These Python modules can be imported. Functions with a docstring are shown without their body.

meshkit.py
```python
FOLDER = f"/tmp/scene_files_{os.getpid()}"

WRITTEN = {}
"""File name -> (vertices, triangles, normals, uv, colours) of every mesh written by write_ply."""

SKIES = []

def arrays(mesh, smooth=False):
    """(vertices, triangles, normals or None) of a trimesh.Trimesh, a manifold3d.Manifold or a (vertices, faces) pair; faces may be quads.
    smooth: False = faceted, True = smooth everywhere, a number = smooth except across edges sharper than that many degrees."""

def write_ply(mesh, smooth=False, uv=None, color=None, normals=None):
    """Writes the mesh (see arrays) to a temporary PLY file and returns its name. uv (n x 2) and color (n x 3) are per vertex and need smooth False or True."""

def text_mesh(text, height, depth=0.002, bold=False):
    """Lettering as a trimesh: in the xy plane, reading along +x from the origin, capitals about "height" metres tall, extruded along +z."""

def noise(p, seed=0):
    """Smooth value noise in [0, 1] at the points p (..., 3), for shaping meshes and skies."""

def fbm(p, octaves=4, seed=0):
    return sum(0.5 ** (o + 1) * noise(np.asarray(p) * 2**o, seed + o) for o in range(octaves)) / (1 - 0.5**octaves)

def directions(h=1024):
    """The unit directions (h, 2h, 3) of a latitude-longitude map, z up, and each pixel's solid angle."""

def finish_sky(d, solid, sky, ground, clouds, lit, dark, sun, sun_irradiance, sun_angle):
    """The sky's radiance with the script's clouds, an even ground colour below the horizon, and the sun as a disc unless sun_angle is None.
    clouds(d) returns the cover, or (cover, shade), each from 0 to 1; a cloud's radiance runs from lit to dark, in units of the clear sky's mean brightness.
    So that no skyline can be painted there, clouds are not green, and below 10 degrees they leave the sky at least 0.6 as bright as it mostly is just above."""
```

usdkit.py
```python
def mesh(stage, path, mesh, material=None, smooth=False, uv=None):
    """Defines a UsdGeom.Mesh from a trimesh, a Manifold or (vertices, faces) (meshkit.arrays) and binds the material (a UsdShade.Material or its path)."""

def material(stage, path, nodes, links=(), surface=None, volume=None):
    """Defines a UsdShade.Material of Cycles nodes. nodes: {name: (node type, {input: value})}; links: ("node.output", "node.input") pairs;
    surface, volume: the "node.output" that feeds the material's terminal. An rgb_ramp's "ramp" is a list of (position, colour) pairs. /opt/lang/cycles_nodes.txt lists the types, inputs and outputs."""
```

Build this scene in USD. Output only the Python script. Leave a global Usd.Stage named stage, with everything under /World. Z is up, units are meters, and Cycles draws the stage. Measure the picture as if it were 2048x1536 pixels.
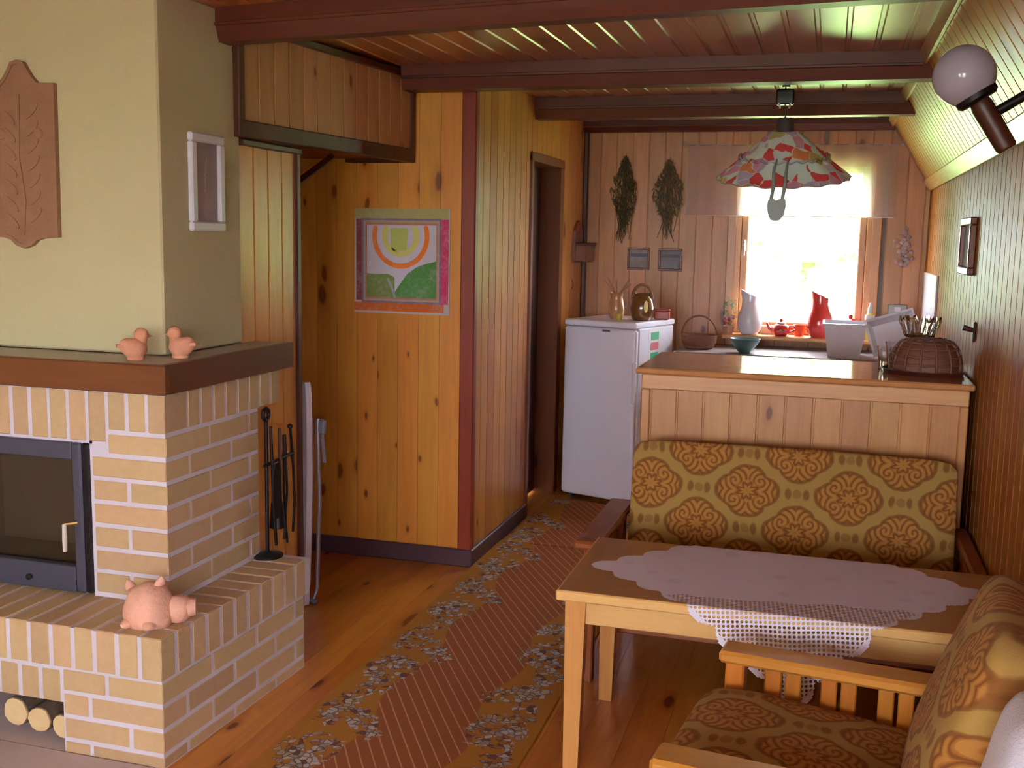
import math, random
import numpy as np
import trimesh
import usdkit, meshkit
from pxr import Usd, UsdGeom, UsdLux, UsdShade, Sdf, Gf, Vt
from shapely.geometry import Polygon, Point, LineString, box as sbox
from shapely import affinity
from shapely.ops import unary_union

stage = Usd.Stage.CreateInMemory()
UsdGeom.SetStageUpAxis(stage, 'Z')
UsdGeom.SetStageMetersPerUnit(stage, 1.0)
UsdGeom.Xform.Define(stage, '/World')
rng = random.Random(7)
nrng = np.random.default_rng(7)

# ------------------------------------------------------------------ camera
F_PX, YAW, PITCH, ROLL, CAM_H = 2133.74, -0.286479, 0.137149, 0.018610, 1.56
cam = UsdGeom.Camera.Define(stage, '/World/camera')
cy_, sy_ = math.cos(YAW), math.sin(YAW)
cp_, sp_ = math.cos(PITCH), math.sin(PITCH)
fwd = np.array([sy_ * cp_, cy_ * cp_, -sp_])
rgt = np.array([cy_, -sy_, 0.0])
up_ = np.cross(rgt, fwd)
r2 = math.cos(ROLL) * rgt + math.sin(ROLL) * up_
u2 = -math.sin(ROLL) * rgt + math.cos(ROLL) * up_
M = Gf.Matrix4d(*r2, 0, *u2, 0, *(-fwd), 0, 0, 0, CAM_H, 1)
cam.AddTransformOp().Set(M)
cam.CreateHorizontalApertureAttr(36.0)
cam.CreateFocalLengthAttr(36.0 * F_PX / 2048)
cam.CreateClippingRangeAttr(Gf.Vec2f(0.05, 500))
cam.CreateExposureAttr(0.25)

# ------------------------------------------------------------------ light: bright overcast sky, hazy sun on the garden
sky = UsdLux.DomeLight.Define(stage, '/World/sky')
sky.CreateIntensityAttr(9.0)
sky.CreateColorAttr(Gf.Vec3f(0.90, 0.93, 1.06))
sun = UsdLux.DistantLight.Define(stage, '/World/sun')
sun.CreateIntensityAttr(26.0)
sun.CreateAngleAttr(1.0)
sun.CreateColorAttr(Gf.Vec3f(1.0, 0.96, 0.88))
SUN_FROM = np.array([-0.75, -0.12, 0.95])
z_ = SUN_FROM / np.linalg.norm(SUN_FROM)
x_ = np.cross([0, 1, 0], z_); x_ /= np.linalg.norm(x_)
y_ = np.cross(z_, x_)
sun.AddTransformOp().Set(Gf.Matrix4d(*x_, 0, *y_, 0, *z_, 0, 0, 0, 10, 1))
# the little flash of the camera that took the picture, beside its lens
flash = UsdLux.SphereLight.Define(stage, '/World/camera_flash')
flash.CreateRadiusAttr(0.012)
flash.CreateIntensityAttr(260.0)
flash.CreateColorAttr(Gf.Vec3f(1.0, 0.97, 0.95))
flash.AddTranslateOp().Set(Gf.Vec3d(-0.03, 0.02, CAM_H + 0.045))


# ------------------------------------------------------------------ prim helpers
used = {}


def uniq(path):
    if path not in used:
        used[path] = 0
        return path
    used[path] += 1
    return f'{path}_{used[path]:03d}'


origin = {}


def tag(prim, label=None, cat=None, group=None, kind=None):
    p = prim.GetPrim() if hasattr(prim, 'GetPrim') else prim
    for k, v in (('label', label), ('category', cat), ('group', group), ('kind', kind)):
        if v:
            p.SetCustomDataByKey(k, v)
    return p


def thing(name, label, cat, loc=(0, 0, 0), group=None, kind=None):
    path = uniq('/World/' + name)
    x = UsdGeom.Xform.Define(stage, path)
    x.AddTranslateOp().Set(Gf.Vec3d(*map(float, loc)))
    origin[path] = np.array(loc, float)
    tag(x, label, cat, group, kind)
    return path


def struct(name, loc=(0, 0, 0), label=None):
    path = uniq('/World/' + name)
    x = UsdGeom.Xform.Define(stage, path)
    x.AddTranslateOp().Set(Gf.Vec3d(*map(float, loc)))
    origin[path] = np.array(loc, float)
    tag(x, label, None, None, 'structure')
    return path


def part(parent, name, mesh, mat, smooth=False, label=None, kind=None, uv=None):
    """mesh in world coordinates, stored relative to the thing's base"""
    path = uniq(parent + '/' + name)
    v, f, _ = meshkit.arrays(mesh, False)
    v = v - origin[parent]
    m = usdkit.mesh(stage, path, trimesh.Trimesh(v, f, process=False), mat, smooth=smooth, uv=uv)
    origin[path] = origin[parent]
    if label or kind:
        tag(m, label, None, None, kind)
    return path


def solo(name, mesh, mat, label, cat, smooth=False, group=None, kind=None, base=None, uv=None):
    path = uniq('/World/' + name)
    v, f, _ = meshkit.arrays(mesh, False)
    b = np.array([v[:, 0].mean(), v[:, 1].mean(), v[:, 2].min()]) if base is None else np.array(base)
    m = usdkit.mesh(stage, path, trimesh.Trimesh(v - b, f, process=False), mat, smooth=smooth, uv=uv)
    m.AddTranslateOp().Set(Gf.Vec3d(*map(float, b)))
    origin[path] = b
    tag(m, label, cat, group, kind)
    return path


# ------------------------------------------------------------------ mesh helpers
_TRI = [(0, 1, 2), (0, 2, 3)]


def join(*ms):
    ms = [m for m in ms if m is not None]
    return trimesh.util.concatenate(ms)


def box(x0, x1, y0, y1, z0, z1, ch=0.0):
    """box with chamfered edges"""
    if x0 > x1: x0, x1 = x1, x0
    if y0 > y1: y0, y1 = y1, y0
    if z0 > z1: z0, z1 = z1, z0
    c = np.array([(x0 + x1) / 2, (y0 + y1) / 2, (z0 + z1) / 2])
    h = np.array([x1 - x0, y1 - y0, z1 - z0]) / 2
    ch = min(ch, *(h * 0.9))
    if ch <= 0:
        m = trimesh.creation.box(h * 2)
        m.apply_translation(c)
        return m
    pts = []
    for sx in (-1, 1):
        for sy in (-1, 1):
            for sz in (-1, 1):
                s = np.array([sx, sy, sz])
                for k in range(3):
                    q = h - ch
                    q[k] = h[k]
                    pts.append(s * q)
    m = trimesh.convex.convex_hull(np.array(pts))
    m.apply_translation(c)
    return m


def rot(m, deg, axis=(0, 0, 1), about=(0, 0, 0)):
    m = m.copy()
    m.apply_transform(trimesh.transformations.rotation_matrix(math.radians(deg), axis, about))
    return m


def move(m, d):
    m = m.copy()
    m.apply_translation(d)
    return m


def lathe(profile, c=(0, 0, 0), n=32, cap=True):
    p = np.array(profile, float)
    ang = np.arange(n) * 2 * np.pi / n
    v = np.stack([p[:, 0][:, None] * np.cos(ang), p[:, 0][:, None] * np.sin(ang), np.repeat(p[:, 1][:, None], n, 1)], -1).reshape(-1, 3)
    f = []
    for i in range(len(p) - 1):
        for j in range(n):
            a, b = i * n + j, i * n + (j + 1) % n
            f += [(a, b, b + n), (a, b + n, a + n)]
    v = list(v)
    if cap:
        for i, flip in ((0, True), (len(p) - 1, False)):
            if p[i, 0] > 1e-6:
                v.append((0, 0, p[i, 1]))
                k = len(v) - 1
                for j in range(n):
                    a, b = i * n + j, i * n + (j + 1) % n
                    f.append((b, a, k) if flip else (a, b, k))
    m = trimesh.Trimesh(np.array(v), np.array(f), process=False)
    m.apply_translation(c)
    return m


def tube(pts, r, n=8, cap=True):
    p = np.asarray(pts, float)
    r = np.broadcast_to(np.asarray(r, float), (len(p),))
    t = np.gradient(p, axis=0)
    t /= np.linalg.norm(t, axis=1, keepdims=True) + 1e-12
    a = np.cross(t[0], [0, 0, 1.0] if abs(t[0][2]) < 0.9 else [1.0, 0, 0])
    a /= np.linalg.norm(a)
    v = []
    ang = np.arange(n) * 2 * np.pi / n
    for i in range(len(p)):
        a = a - t[i] * (a @ t[i])
        a /= np.linalg.norm(a) + 1e-12
        b = np.cross(t[i], a)
        v.append(p[i] + r[i] * (np.cos(ang)[:, None] * a + np.sin(ang)[:, None] * b))
    v = np.vstack(v)
    f = []
    for i in range(len(p) - 1):
        for j in range(n):
            q, w = i * n + j, i * n + (j + 1) % n
            f += [(q, w, w + n), (q, w + n, q + n)]
    v = list(v)
    if cap:
        for i, fl in ((0, True), (len(p) - 1, False)):
            v.append(p[i]); k = len(v) - 1
            for j in range(n):
                q, w = i * n + j, i * n + (j + 1) % n
                f.append((w, q, k) if fl else (q, w, k))
    return trimesh.Trimesh(np.array(v), np.array(f), process=False)


def ball(c, r, sub=3):
    m = trimesh.creation.icosphere(sub, 1.0)
    m.apply_scale(r if np.ndim(r) else (r, r, r))
    m.apply_translation(c)
    return m


def extrude(poly, depth):
    gs = getattr(poly, 'geoms', [poly])
    return join(*[trimesh.creation.extrude_polygon(g, depth, engine='earcut') for g in gs if g.area > 1e-9])


def frame_to(m, o, ex, ey, ez):
    """put a mesh drawn in local axes into the world"""
    m = m.copy()
    T = np.eye(4)
    T[:3, 0], T[:3, 1], T[:3, 2], T[:3, 3] = ex, ey, ez, o
    m.apply_transform(T)
    if np.linalg.det(T[:3, :3]) < 0:
        m.invert()
    return m


def cushion(sx, sy, sz, n=26, p=5.0, puff=0.25):
    """soft block centred at 0 with rounded edges, fuller in the middle"""
    m = trimesh.creation.box((2, 2, 2))
    for _ in range(4):
        m = m.subdivide()
    v = np.array(m.vertices)
    l = (np.abs(v) ** p).sum(1) ** (1 / p)
    v = v / l[:, None]
    bulge = 1 + puff * (1 - np.clip(np.abs(v[:, 0]), 0, 1) ** 2) * (1 - np.clip(np.abs(v[:, 1]), 0, 1) ** 2)
    v[:, 2] *= bulge / (1 + puff * 0.5)
    m.vertices = v * np.array([sx, sy, sz]) / 2
    return m


def plank(o, wd, ld, nn, W, L, T=0.014, groove=0.004, ch=0.0025, cut=None):
    """one matchboard: flat face, chamfered edges, a recessed tongue on one side. o: lower corner of the FACE plane"""
    d = T * 0.35
    prof = [(0, -T), (0, -d), (groove, -d), (groove, -ch), (groove + ch, 0), (W - ch, 0), (W, -ch), (W, -T)]
    k = len(prof)
    o, wd, ld, nn = (np.asarray(a, float) for a in (o, wd, ld, nn))
    base = np.array([o + wd * a + nn * b for a, b in prof])
    top = base + ld * L
    if cut is not None:
        top = cut(top)
    v = np.vstack([base, top])
    f = []
    for i in range(k):
        j = (i + 1) % k
        f += [(i, j, k + j), (i, k + j, k + i)]
    tri = [(0, 1, 7), (1, 2, 3), (1, 3, 7), (3, 4, 6), (4, 5, 6), (3, 6, 7)]
    f += [(a, c, b) for a, b, c in tri] + [(k + a, k + b, k + c) for a, b, c in tri]
    m = trimesh.Trimesh(v, np.array(f), process=False)
    if m.volume < 0:
        m.invert()
    return m


# ------------------------------------------------------------------ materials
class G:
    def __init__(self):
        self.nodes, self.links, self.k = {}, [], 0

    def n(self, kind, out=None, **kw):
        name = f'n{self.k}'; self.k += 1
        vals = {}
        for key, v in kw.items():
            if isinstance(v, str) and '.' in v:
                self.links.append((v, f'{name}.{key}'))
            else:
                vals[key] = v
        self.nodes[name] = (kind, vals)
        return f'{name}.{out}' if out else name

    def m(self, op, a, b=0.0, c=0.0, clamp=False):
        kw = dict(math_type=op, value1=a, value2=b, value3=c)
        if clamp: kw['use_clamp'] = True
        return self.n('math', 'value', **kw)

    def mix(self, fac, a, b, kind='mix'):
        return self.n('mix_color', 'result', blend_type=kind, fac=fac, a=a, b=b)

    def step(self, v, lo, hi, a=0.0, b=1.0):
        return self.n('map_range', 'result', range_type='smoothstep', value=v, from_min=lo, from_max=hi, to_min=a, to_max=b, clamp=True)

    def xyz(self, v):
        s = self.n('separate_xyz', vector=v)
        return s + '.x', s + '.y', s + '.z'

    def vec(self, x, y, z):
        return self.n('combine_xyz', 'vector', x=x, y=y, z=z)

    def noise(self, vec, scale, detail=2.0, rough=0.5, out='fac', dist=0.0):
        return self.n('noise_texture', out, vector=vec, scale=scale, detail=detail, roughness=rough, distortion=dist)

    def pos(self):
        return self.n('geometry', 'position')

    def done(self, name, surface):
        return usdkit.material(stage, '/World/Looks/' + name, self.nodes, self.links, surface=surface)


def lin(c):
    """sRGB 0..255 -> linear"""
    c = np.array(c, float) / 255
    return tuple(np.where(c <= 0.04045, c / 12.92, ((c + 0.055) / 1.055) ** 2.4))


def plain(name, col, rough=0.5, metal=0.0, bumps=0.0, bscale=60.0, var=0.0, spec=0.5, coat=0.0, nscale=8.0, sheen=0.0, sss=None):
    g = G()
    p = g.pos()
    c = col
    if var:
        nz = g.noise(p, nscale, 3.0)
        c = g.mix(nz, tuple(x * (1 - var) for x in col), tuple(min(1, x * (1 + var)) for x in col))
    kw = dict(base_color=c, roughness=rough, metallic=metal, specular_ior_level=spec, coat_weight=coat, coat_roughness=0.1)
    if sheen: kw['sheen_weight'] = sheen
    if bumps:
        h = g.noise(p, bscale, 4.0, 0.6)
        kw['normal'] = g.n('bump', 'normal', height=h, strength=1.0, distance=bumps)
    return g.done(name, g.n('principled_bsdf', 'BSDF', **kw))


def wood(name, base, dark, axis='z', rough=0.28, knots=1.0, var=0.25, knot_scale=5.0, coat=0.0, grain=0.5, spec=0.5, crough=0.12):
    """lacquered softwood: streaks along the board, knots, each board its own tone"""
    g = G()
    p = g.pos()
    rnd = g.n('object_info', 'random')
    x, y, z = g.xyz(p)
    if axis == 'z': a, b, c = x, y, z
    elif axis == 'y': a, b, c = x, z, y
    elif axis == 'x': a, b, c = y, z, x
    else:  # slope
        c = g.m('subtract', g.m('multiply', z, 0.839), g.m('multiply', x, 0.544))
        a, b = y, g.m('add', g.m('multiply', z, 0.544), g.m('multiply', x, 0.839))
    off = g.m('multiply', rnd, 53.0)
    A, B, C = g.m('add', a, off), b, g.m('add', c, g.m('multiply', rnd, 17.0))
    st = g.vec(A, B, g.m('multiply', C, 0.05))
    fine = g.noise(st, 70.0, 3.0, 0.6, dist=0.6)
    broad = g.noise(g.vec(A, B, g.m('multiply', C, 0.12)), 16.0, 2.0, 0.5, dist=1.2)
    t = g.m('add', g.m('multiply', fine, 0.55), g.m('multiply', broad, 0.45))
    streak = g.step(t, 0.35, 0.68)
    col = g.mix(g.m('multiply', streak, grain), base, dark)
    # tone of the single board
    tone = g.m('multiply_add', g.n('white_noise_texture', 'value', dimensions='1D', w=g.m('multiply', rnd, 91.7)), 2 * var, 1 - var)
    hue = g.m('multiply_add', g.n('white_noise_texture', 'value', dimensions='1D', w=g.m('multiply', rnd, 37.3)), 0.014, 0.493)
    col = g.n('hsv', 'color', hue=hue, saturation=1.0, value=tone, fac=1.0, color=col)
    if knots:
        kv = g.vec(g.m('add', A, b), g.m('multiply', C, 0.42), 0.0)
        w = g.n('noise_texture', 'color', vector=kv, scale=9.0, detail=1.0)
        kv2 = g.n('vector_math', 'vector', math_type='multiply_add', vector1=w, vector2=(0.035, 0.035, 0.035), vector3=kv)
        vo = g.n('voronoi_texture', vector=kv2, scale=knot_scale, randomness=1.0, dimensions='2D')
        r, kg, _ = g.xyz(vo + '.color')
        kd = g.m('divide', vo + '.distance', g.m('multiply_add', g.m('multiply', kg, kg), 0.95, 0.35))
        sel = g.m('less_than', r, 0.55 * knots)
        core = g.step(kd, 0.07, 0.13, 1.0, 0.0)
        halo = g.step(kd, 0.08, 0.28, 1.0, 0.0)
        col = g.mix(g.m('multiply', g.m('multiply', halo, sel), 0.55), col, tuple(np.array(dark) * np.array([0.9, 0.8, 0.7])))
        col = g.mix(g.m('multiply', g.m('multiply', core, sel), 0.85), col, tuple(np.array(dark) * np.array([0.30, 0.22, 0.25])))
    rr = g.m('multiply_add', fine, 0.12, rough - 0.06)
    bp = g.n('bump', 'normal', height=t, strength=0.5, distance=0.0015)
    return g.done(name, g.n('principled_bsdf', 'BSDF', base_color=col, roughness=rr, normal=bp, coat_weight=coat, coat_roughness=crough, specular_ior_level=spec))


PINE, PINE_D = (0.56, 0.235, 0.045), (0.36, 0.105, 0.014)
W_ALC = wood('pine_alcove_boards', (0.68, 0.28, 0.038), (0.50, 0.16, 0.018), 'z', 0.34, 1.2, 0.10, 7.0)
W_SIDE = wood('pine_side_boards', (0.60, 0.255, 0.052), (0.42, 0.14, 0.020), 'z', 0.30, 0.35, 0.12)
W_BACK = wood('pine_kitchen_boards', (0.55, 0.25, 0.075), (0.36, 0.13, 0.03), 'z', 0.36, 0.4, 0.14)
W_CEIL = wood('pine_ceiling_boards', (0.50, 0.17, 0.03), (0.34, 0.08, 0.012), 'y', 0.36, 0.2, 0.10, spec=0.7, coat=0.8, crough=0.30)
W_SLOPE = wood('pine_slope_boards', (0.52, 0.25, 0.065), (0.36, 0.13, 0.025), 'slope', 0.32, 0.2, 0.12, spec=0.28)
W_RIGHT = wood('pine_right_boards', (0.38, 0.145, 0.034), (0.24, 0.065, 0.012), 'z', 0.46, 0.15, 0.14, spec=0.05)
W_CAB = wood('pine_cabinet_boards', (0.52, 0.25, 0.10), (0.40, 0.165, 0.05), 'z', 0.40, 0.8, 0.10, 5.5)
W_FLOOR = wood('pine_floor_boards', (0.60, 0.215, 0.03), (0.34, 0.085, 0.010), 'y', 0.24, 1.0, 0.16, 4.2)
W_CTR = wood('pine_counter_boards', (0.60, 0.30, 0.08), (0.45, 0.185, 0.04), 'z', 0.38, 0.7, 0.12)
W_CTRX = wood('pine_counter_rails', (0.66, 0.35, 0.12), (0.50, 0.22, 0.055), 'x', 0.38, 0.4, 0.08)
W_TOP = wood('pine_counter_top', (0.60, 0.30, 0.10), (0.45, 0.19, 0.05), 'x', 0.10, 0.4, 0.05, spec=0.6)
W_TBLX = wood('pine_table_rails', (0.72, 0.43, 0.15), (0.58, 0.30, 0.08), 'x', 0.35, 0.3, 0.06)
W_TBLT = wood('table_top_wood', (0.44, 0.215, 0.075), (0.34, 0.14, 0.042), 'x', 0.33, 0.2, 0.05)
W_TBLZ = wood('pine_table_legs', (0.66, 0.34, 0.09), (0.50, 0.22, 0.045), 'z', 0.35, 0.2, 0.06)
W_CHZ = wood('beech_chair_slats', (0.55, 0.20, 0.022), (0.40, 0.11, 0.010), 'z', 0.35, 0.0, 0.15)
W_CHX = wood('beech_chair_rails', (0.60, 0.28, 0.045), (0.46, 0.17, 0.02), 'x', 0.30, 0.0, 0.08)
W_SOFA = wood('sofa_arm_wood', (0.30, 0.085, 0.022), (0.18, 0.04, 0.010), 'y', 0.32, 0.0, 0.08)
W_BEAM = wood('beam_wood', (0.125, 0.026, 0.011), (0.07, 0.014, 0.007), 'x', 0.42, 0.3, 0.10)
W_TRIM = wood('dark_trim_wood', (0.085, 0.022, 0.011), (0.05, 0.012, 0.007), 'z', 0.40, 0.2, 0.10)
W_TRIMY = wood('dark_trim_wood_along', (0.085, 0.024, 0.012), (0.05, 0.013, 0.007), 'y', 0.36, 0.2, 0.10)
W_RED = wood('red_corner_trim', (0.27, 0.045, 0.012), (0.15, 0.022, 0.007), 'z', 0.34, 0.5, 0.08)
W_DOOR = wood('brown_door_wood', (0.20, 0.055, 0.018), (0.12, 0.028, 0.010), 'z', 0.34, 0.5, 0.08)
W_MANTEL = wood('mantel_wood', (0.17, 0.055, 0.013), (0.10, 0.026, 0.007), 'x', 0.34, 0.3, 0.06)
W_MANTELY = wood('mantel_wood_along', (0.13, 0.036, 0.012), (0.075, 0.018, 0.006), 'y', 0.34, 0.3, 0.06)
W_WIN = wood('window_frame_wood', (0.55, 0.24, 0.07), (0.38, 0.13, 0.03), 'z', 0.32, 0.2, 0.08)
W_PALETRIM = wood('pale_trim_wood', (0.52, 0.27, 0.08), (0.38, 0.16, 0.04), 'y', 0.26, 0.2, 0.06)

PLASTER = plain('cream_plaster', (0.52, 0.465, 0.265), 0.9, bumps=0.0015, bscale=220, var=0.03, nscale=3)
MORTAR = plain('pale_mortar', (0.58, 0.545, 0.60), 0.95, bumps=0.002, bscale=180, var=0.06)


def brick_mat():
    g = G()
    p = g.pos()
    rnd = g.n('object_info', 'random')
    tone = g.m('multiply_add', g.n('white_noise_texture', 'value', dimensions='1D', w=g.m('multiply', rnd, 77.7)), 0.22, 0.89)
    nz = g.noise(p, 35.0, 4.0, 0.65)
    c = g.mix(nz, (0.46, 0.305, 0.14), (0.535, 0.375, 0.195))
    sp = g.step(g.noise(p, 260.0, 1.0), 0.66, 0.74)
    c = g.mix(g.m('multiply', sp, 0.35), c, (0.32, 0.20, 0.09))
    hue = g.m('multiply_add', g.n('white_noise_texture', 'value', dimensions='1D', w=g.m('multiply', rnd, 31.1)), 0.016, 0.492)
    c = g.n('hsv', 'color', hue=hue, saturation=1.0, value=tone, fac=1.0, color=c)
    h = g.noise(p, 240.0, 4.0, 0.6)
    return g.done('yellow_brick', g.n('principled_bsdf', 'BSDF', base_color=c, roughness=0.7, normal=g.n('bump', 'normal', height=h, strength=0.6, distance=0.002)))


BRICK = brick_mat()
STEEL = plain('stove_steel', (0.075, 0.078, 0.11), 0.42, 0.35, bumps=0.0004, bscale=300)
BLACK = plain('black_iron', (0.018, 0.016, 0.018), 0.45, 0.6)
BLACKPL = plain('black_plastic', (0.012, 0.012, 0.013), 0.35)
SOOT = plain('fireclay_lining', (0.40, 0.32, 0.27), 0.95, var=0.3, nscale=5)
BRASS = plain('brass', (0.62, 0.45, 0.16), 0.3, 1.0)
CREAM = plain('cream_ceramic', (0.62, 0.60, 0.50), 0.3)
TERRA = plain('terracotta', (0.64, 0.285, 0.165), 0.85, bumps=0.0025, bscale=90, var=0.18, nscale=30)
TERRA_L = plain('pale_terracotta', (0.74, 0.40, 0.27), 0.9, bumps=0.0025, bscale=90, var=0.12, nscale=30)
TERRA_P = plain('terracotta_pink', (0.60, 0.32, 0.22), 0.85, bumps=0.002, bscale=90, var=0.12, nscale=30)
PLAQUE = plain('clay_relief', (0.30, 0.155, 0.085), 0.9, bumps=0.004, bscale=60, var=0.22, nscale=18)
WHITE = plain('white_enamel', (0.76, 0.77, 0.85), 0.28)
WHITE_P = plain('white_plastic', (0.72, 0.72, 0.78), 0.4)
WHITE_F = plain('white_frame_paint', (0.62, 0.60, 0.68), 0.35)
GREYM = plain('grey_mount_paper', (0.50, 0.44, 0.52), 0.6, var=0.15, nscale=40)
SILVER = plain('silver_foil', (0.7, 0.7, 0.72), 0.25, 1.0)
RUBBER = plain('grey_rubber', (0.20, 0.20, 0.24), 0.6)
GREY_MET = plain('grey_metal', (0.42, 0.42, 0.50), 0.35, 0.7)
CLOTH_G = plain('grey_board_cover', (0.66, 0.62, 0.70), 0.85, var=0.08)
SLAB = plain('beige_floor_slab', (0.50, 0.41, 0.38), 0.7, var=0.06)
SKIRT = plain('brown_skirting', (0.085, 0.045, 0.055), 0.32, var=0.1)
WORK = plain('worktop_laminate', (0.30, 0.26, 0.25), 0.35, var=0.1)
DARKROOM = plain('dark_lining', (0.03, 0.022, 0.018), 0.9)
ROOF = plain('house_shell', (0.25, 0.2, 0.17), 0.9)
RED_G = plain('red_glaze', (0.55, 0.035, 0.03), 0.18, spec=0.6, coat=0.4)
RED_W = plain('red_wood', (0.38, 0.06, 0.03), 0.35)
WHITE_G = plain('white_glaze', (0.66, 0.67, 0.74), 0.15, spec=0.6, coat=0.3)
TEAL = plain('teal_bowl_glaze', (0.11, 0.22, 0.22), 0.3)
YELLOW = plain('yellow_plastic', (0.72, 0.58, 0.10), 0.35)
AMBER = plain('amber_glaze', (0.17, 0.075, 0.02), 0.12, spec=0.7, coat=0.5)
OCHRE_V = plain('ochre_vase_glaze', (0.48, 0.25, 0.10), 0.2, spec=0.6, coat=0.4)
STRAW = plain('straw', (0.30, 0.15, 0.06), 0.9, var=0.2)
HERB = plain('dried_herb', (0.10, 0.085, 0.04), 0.95, var=0.45, nscale=60)
HERB2 = plain('dried_herb_pale', (0.15, 0.13, 0.075), 0.95, var=0.45, nscale=60)
WICKER = plain('brown_wicker', (0.21, 0.085, 0.045), 0.6, var=0.25, nscale=30)
PHOTO_A = plain('grey_photo_print', (0.23, 0.19, 0.17), 0.5, var=0.35, nscale=30)
PHOTO_B = plain('blue_photo_print', (0.19, 0.19, 0.22), 0.5, var=0.35, nscale=25)
TAG_PALE = plain('pale_green_plate', (0.42, 0.46, 0.42), 0.5)
STICK_R = plain('red_sticker', (0.62, 0.16, 0.18), 0.5)
STICK_G = plain('green_sticker', (0.05, 0.42, 0.20), 0.5)
STICK_W = plain('white_sticker', (0.7, 0.72, 0.7), 0.5)
GREY_GREEN = plain('grey_green_plastic', (0.33, 0.40, 0.38), 0.45)
DRYFLOWER = plain('pale_dried_flower', (0.50, 0.40, 0.42), 0.9, var=0.3, nscale=80)
CUTEND = plain('pale_log_end', (0.66, 0.48, 0.24), 0.85, var=0.12, nscale=30)
BARK = plain('log_bark', (0.16, 0.10, 0.06), 0.95, bumps=0.006, bscale=50, var=0.4)
PILLOW = plain('white_boucle', (0.60, 0.62, 0.68), 0.95, bumps=0.003, bscale=160, sheen=0.3)
GLOBE = plain('opal_globe', (0.42, 0.41, 0.52), 0.10, spec=0.5)
LAWN = plain('lawn', (0.36, 0.58, 0.16), 0.9, var=0.2, nscale=2.0)
TRUNK = plain('tree_bark', (0.22, 0.17, 0.12), 0.95, var=0.2)


def leaf_mat(name, col):
    g = G()
    d = g.n('principled_bsdf', 'BSDF', base_color=col, roughness=0.6)
    t = g.n('translucent_bsdf', 'BSDF', color=tuple(min(1, c * 1.1) for c in col))
    return g.done(name, g.n('mix_closure', 'closure', fac=0.45, closure1=d, closure2=t))


LEAF = leaf_mat('pale_leaves', (0.46, 0.58, 0.37))


def pane_mat(name, tint=(1, 1, 1), rough=0.0):
    g = G()
    f = g.n('layer_weight', 'facing', blend=0.07)
    return g.done(name, g.n('mix_closure', 'closure', fac=f, closure1=g.n('transparent_bsdf', 'BSDF', color=tint), closure2=g.n('glossy_bsdf', 'BSDF', color=(1, 1, 1), roughness=rough)))


PANE = pane_mat('window_glass')
STOVE_PANE = pane_mat('smoked_stove_glass', (0.62, 0.58, 0.53), 0.08)
PIC_PANE = pane_mat('picture_glass', (0.9, 0.9, 0.9), 0.05)


def clear_glass():
    g = G()
    return g.done('cut_glass', g.n('principled_bsdf', 'BSDF', base_color=(0.95, 0.97, 1), roughness=0.03, transmission_weight=1.0, ior=1.5))


CUT = clear_glass()


def sheer():
    g = G()
    t = g.n('translucent_bsdf', 'BSDF', color=(0.92, 0.90, 0.98))
    d = g.n('diffuse_bsdf', 'BSDF', color=(0.90, 0.87, 0.97))
    a = g.n('mix_closure', 'closure', fac=0.5, closure1=d, closure2=t)
    return g.done('sheer_voile', g.n('mix_closure', 'closure', fac=0.5, closure1=g.n('transparent_bsdf', 'BSDF', color=(1, 1, 1)), closure2=a))


SHEER = sheer()


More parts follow.
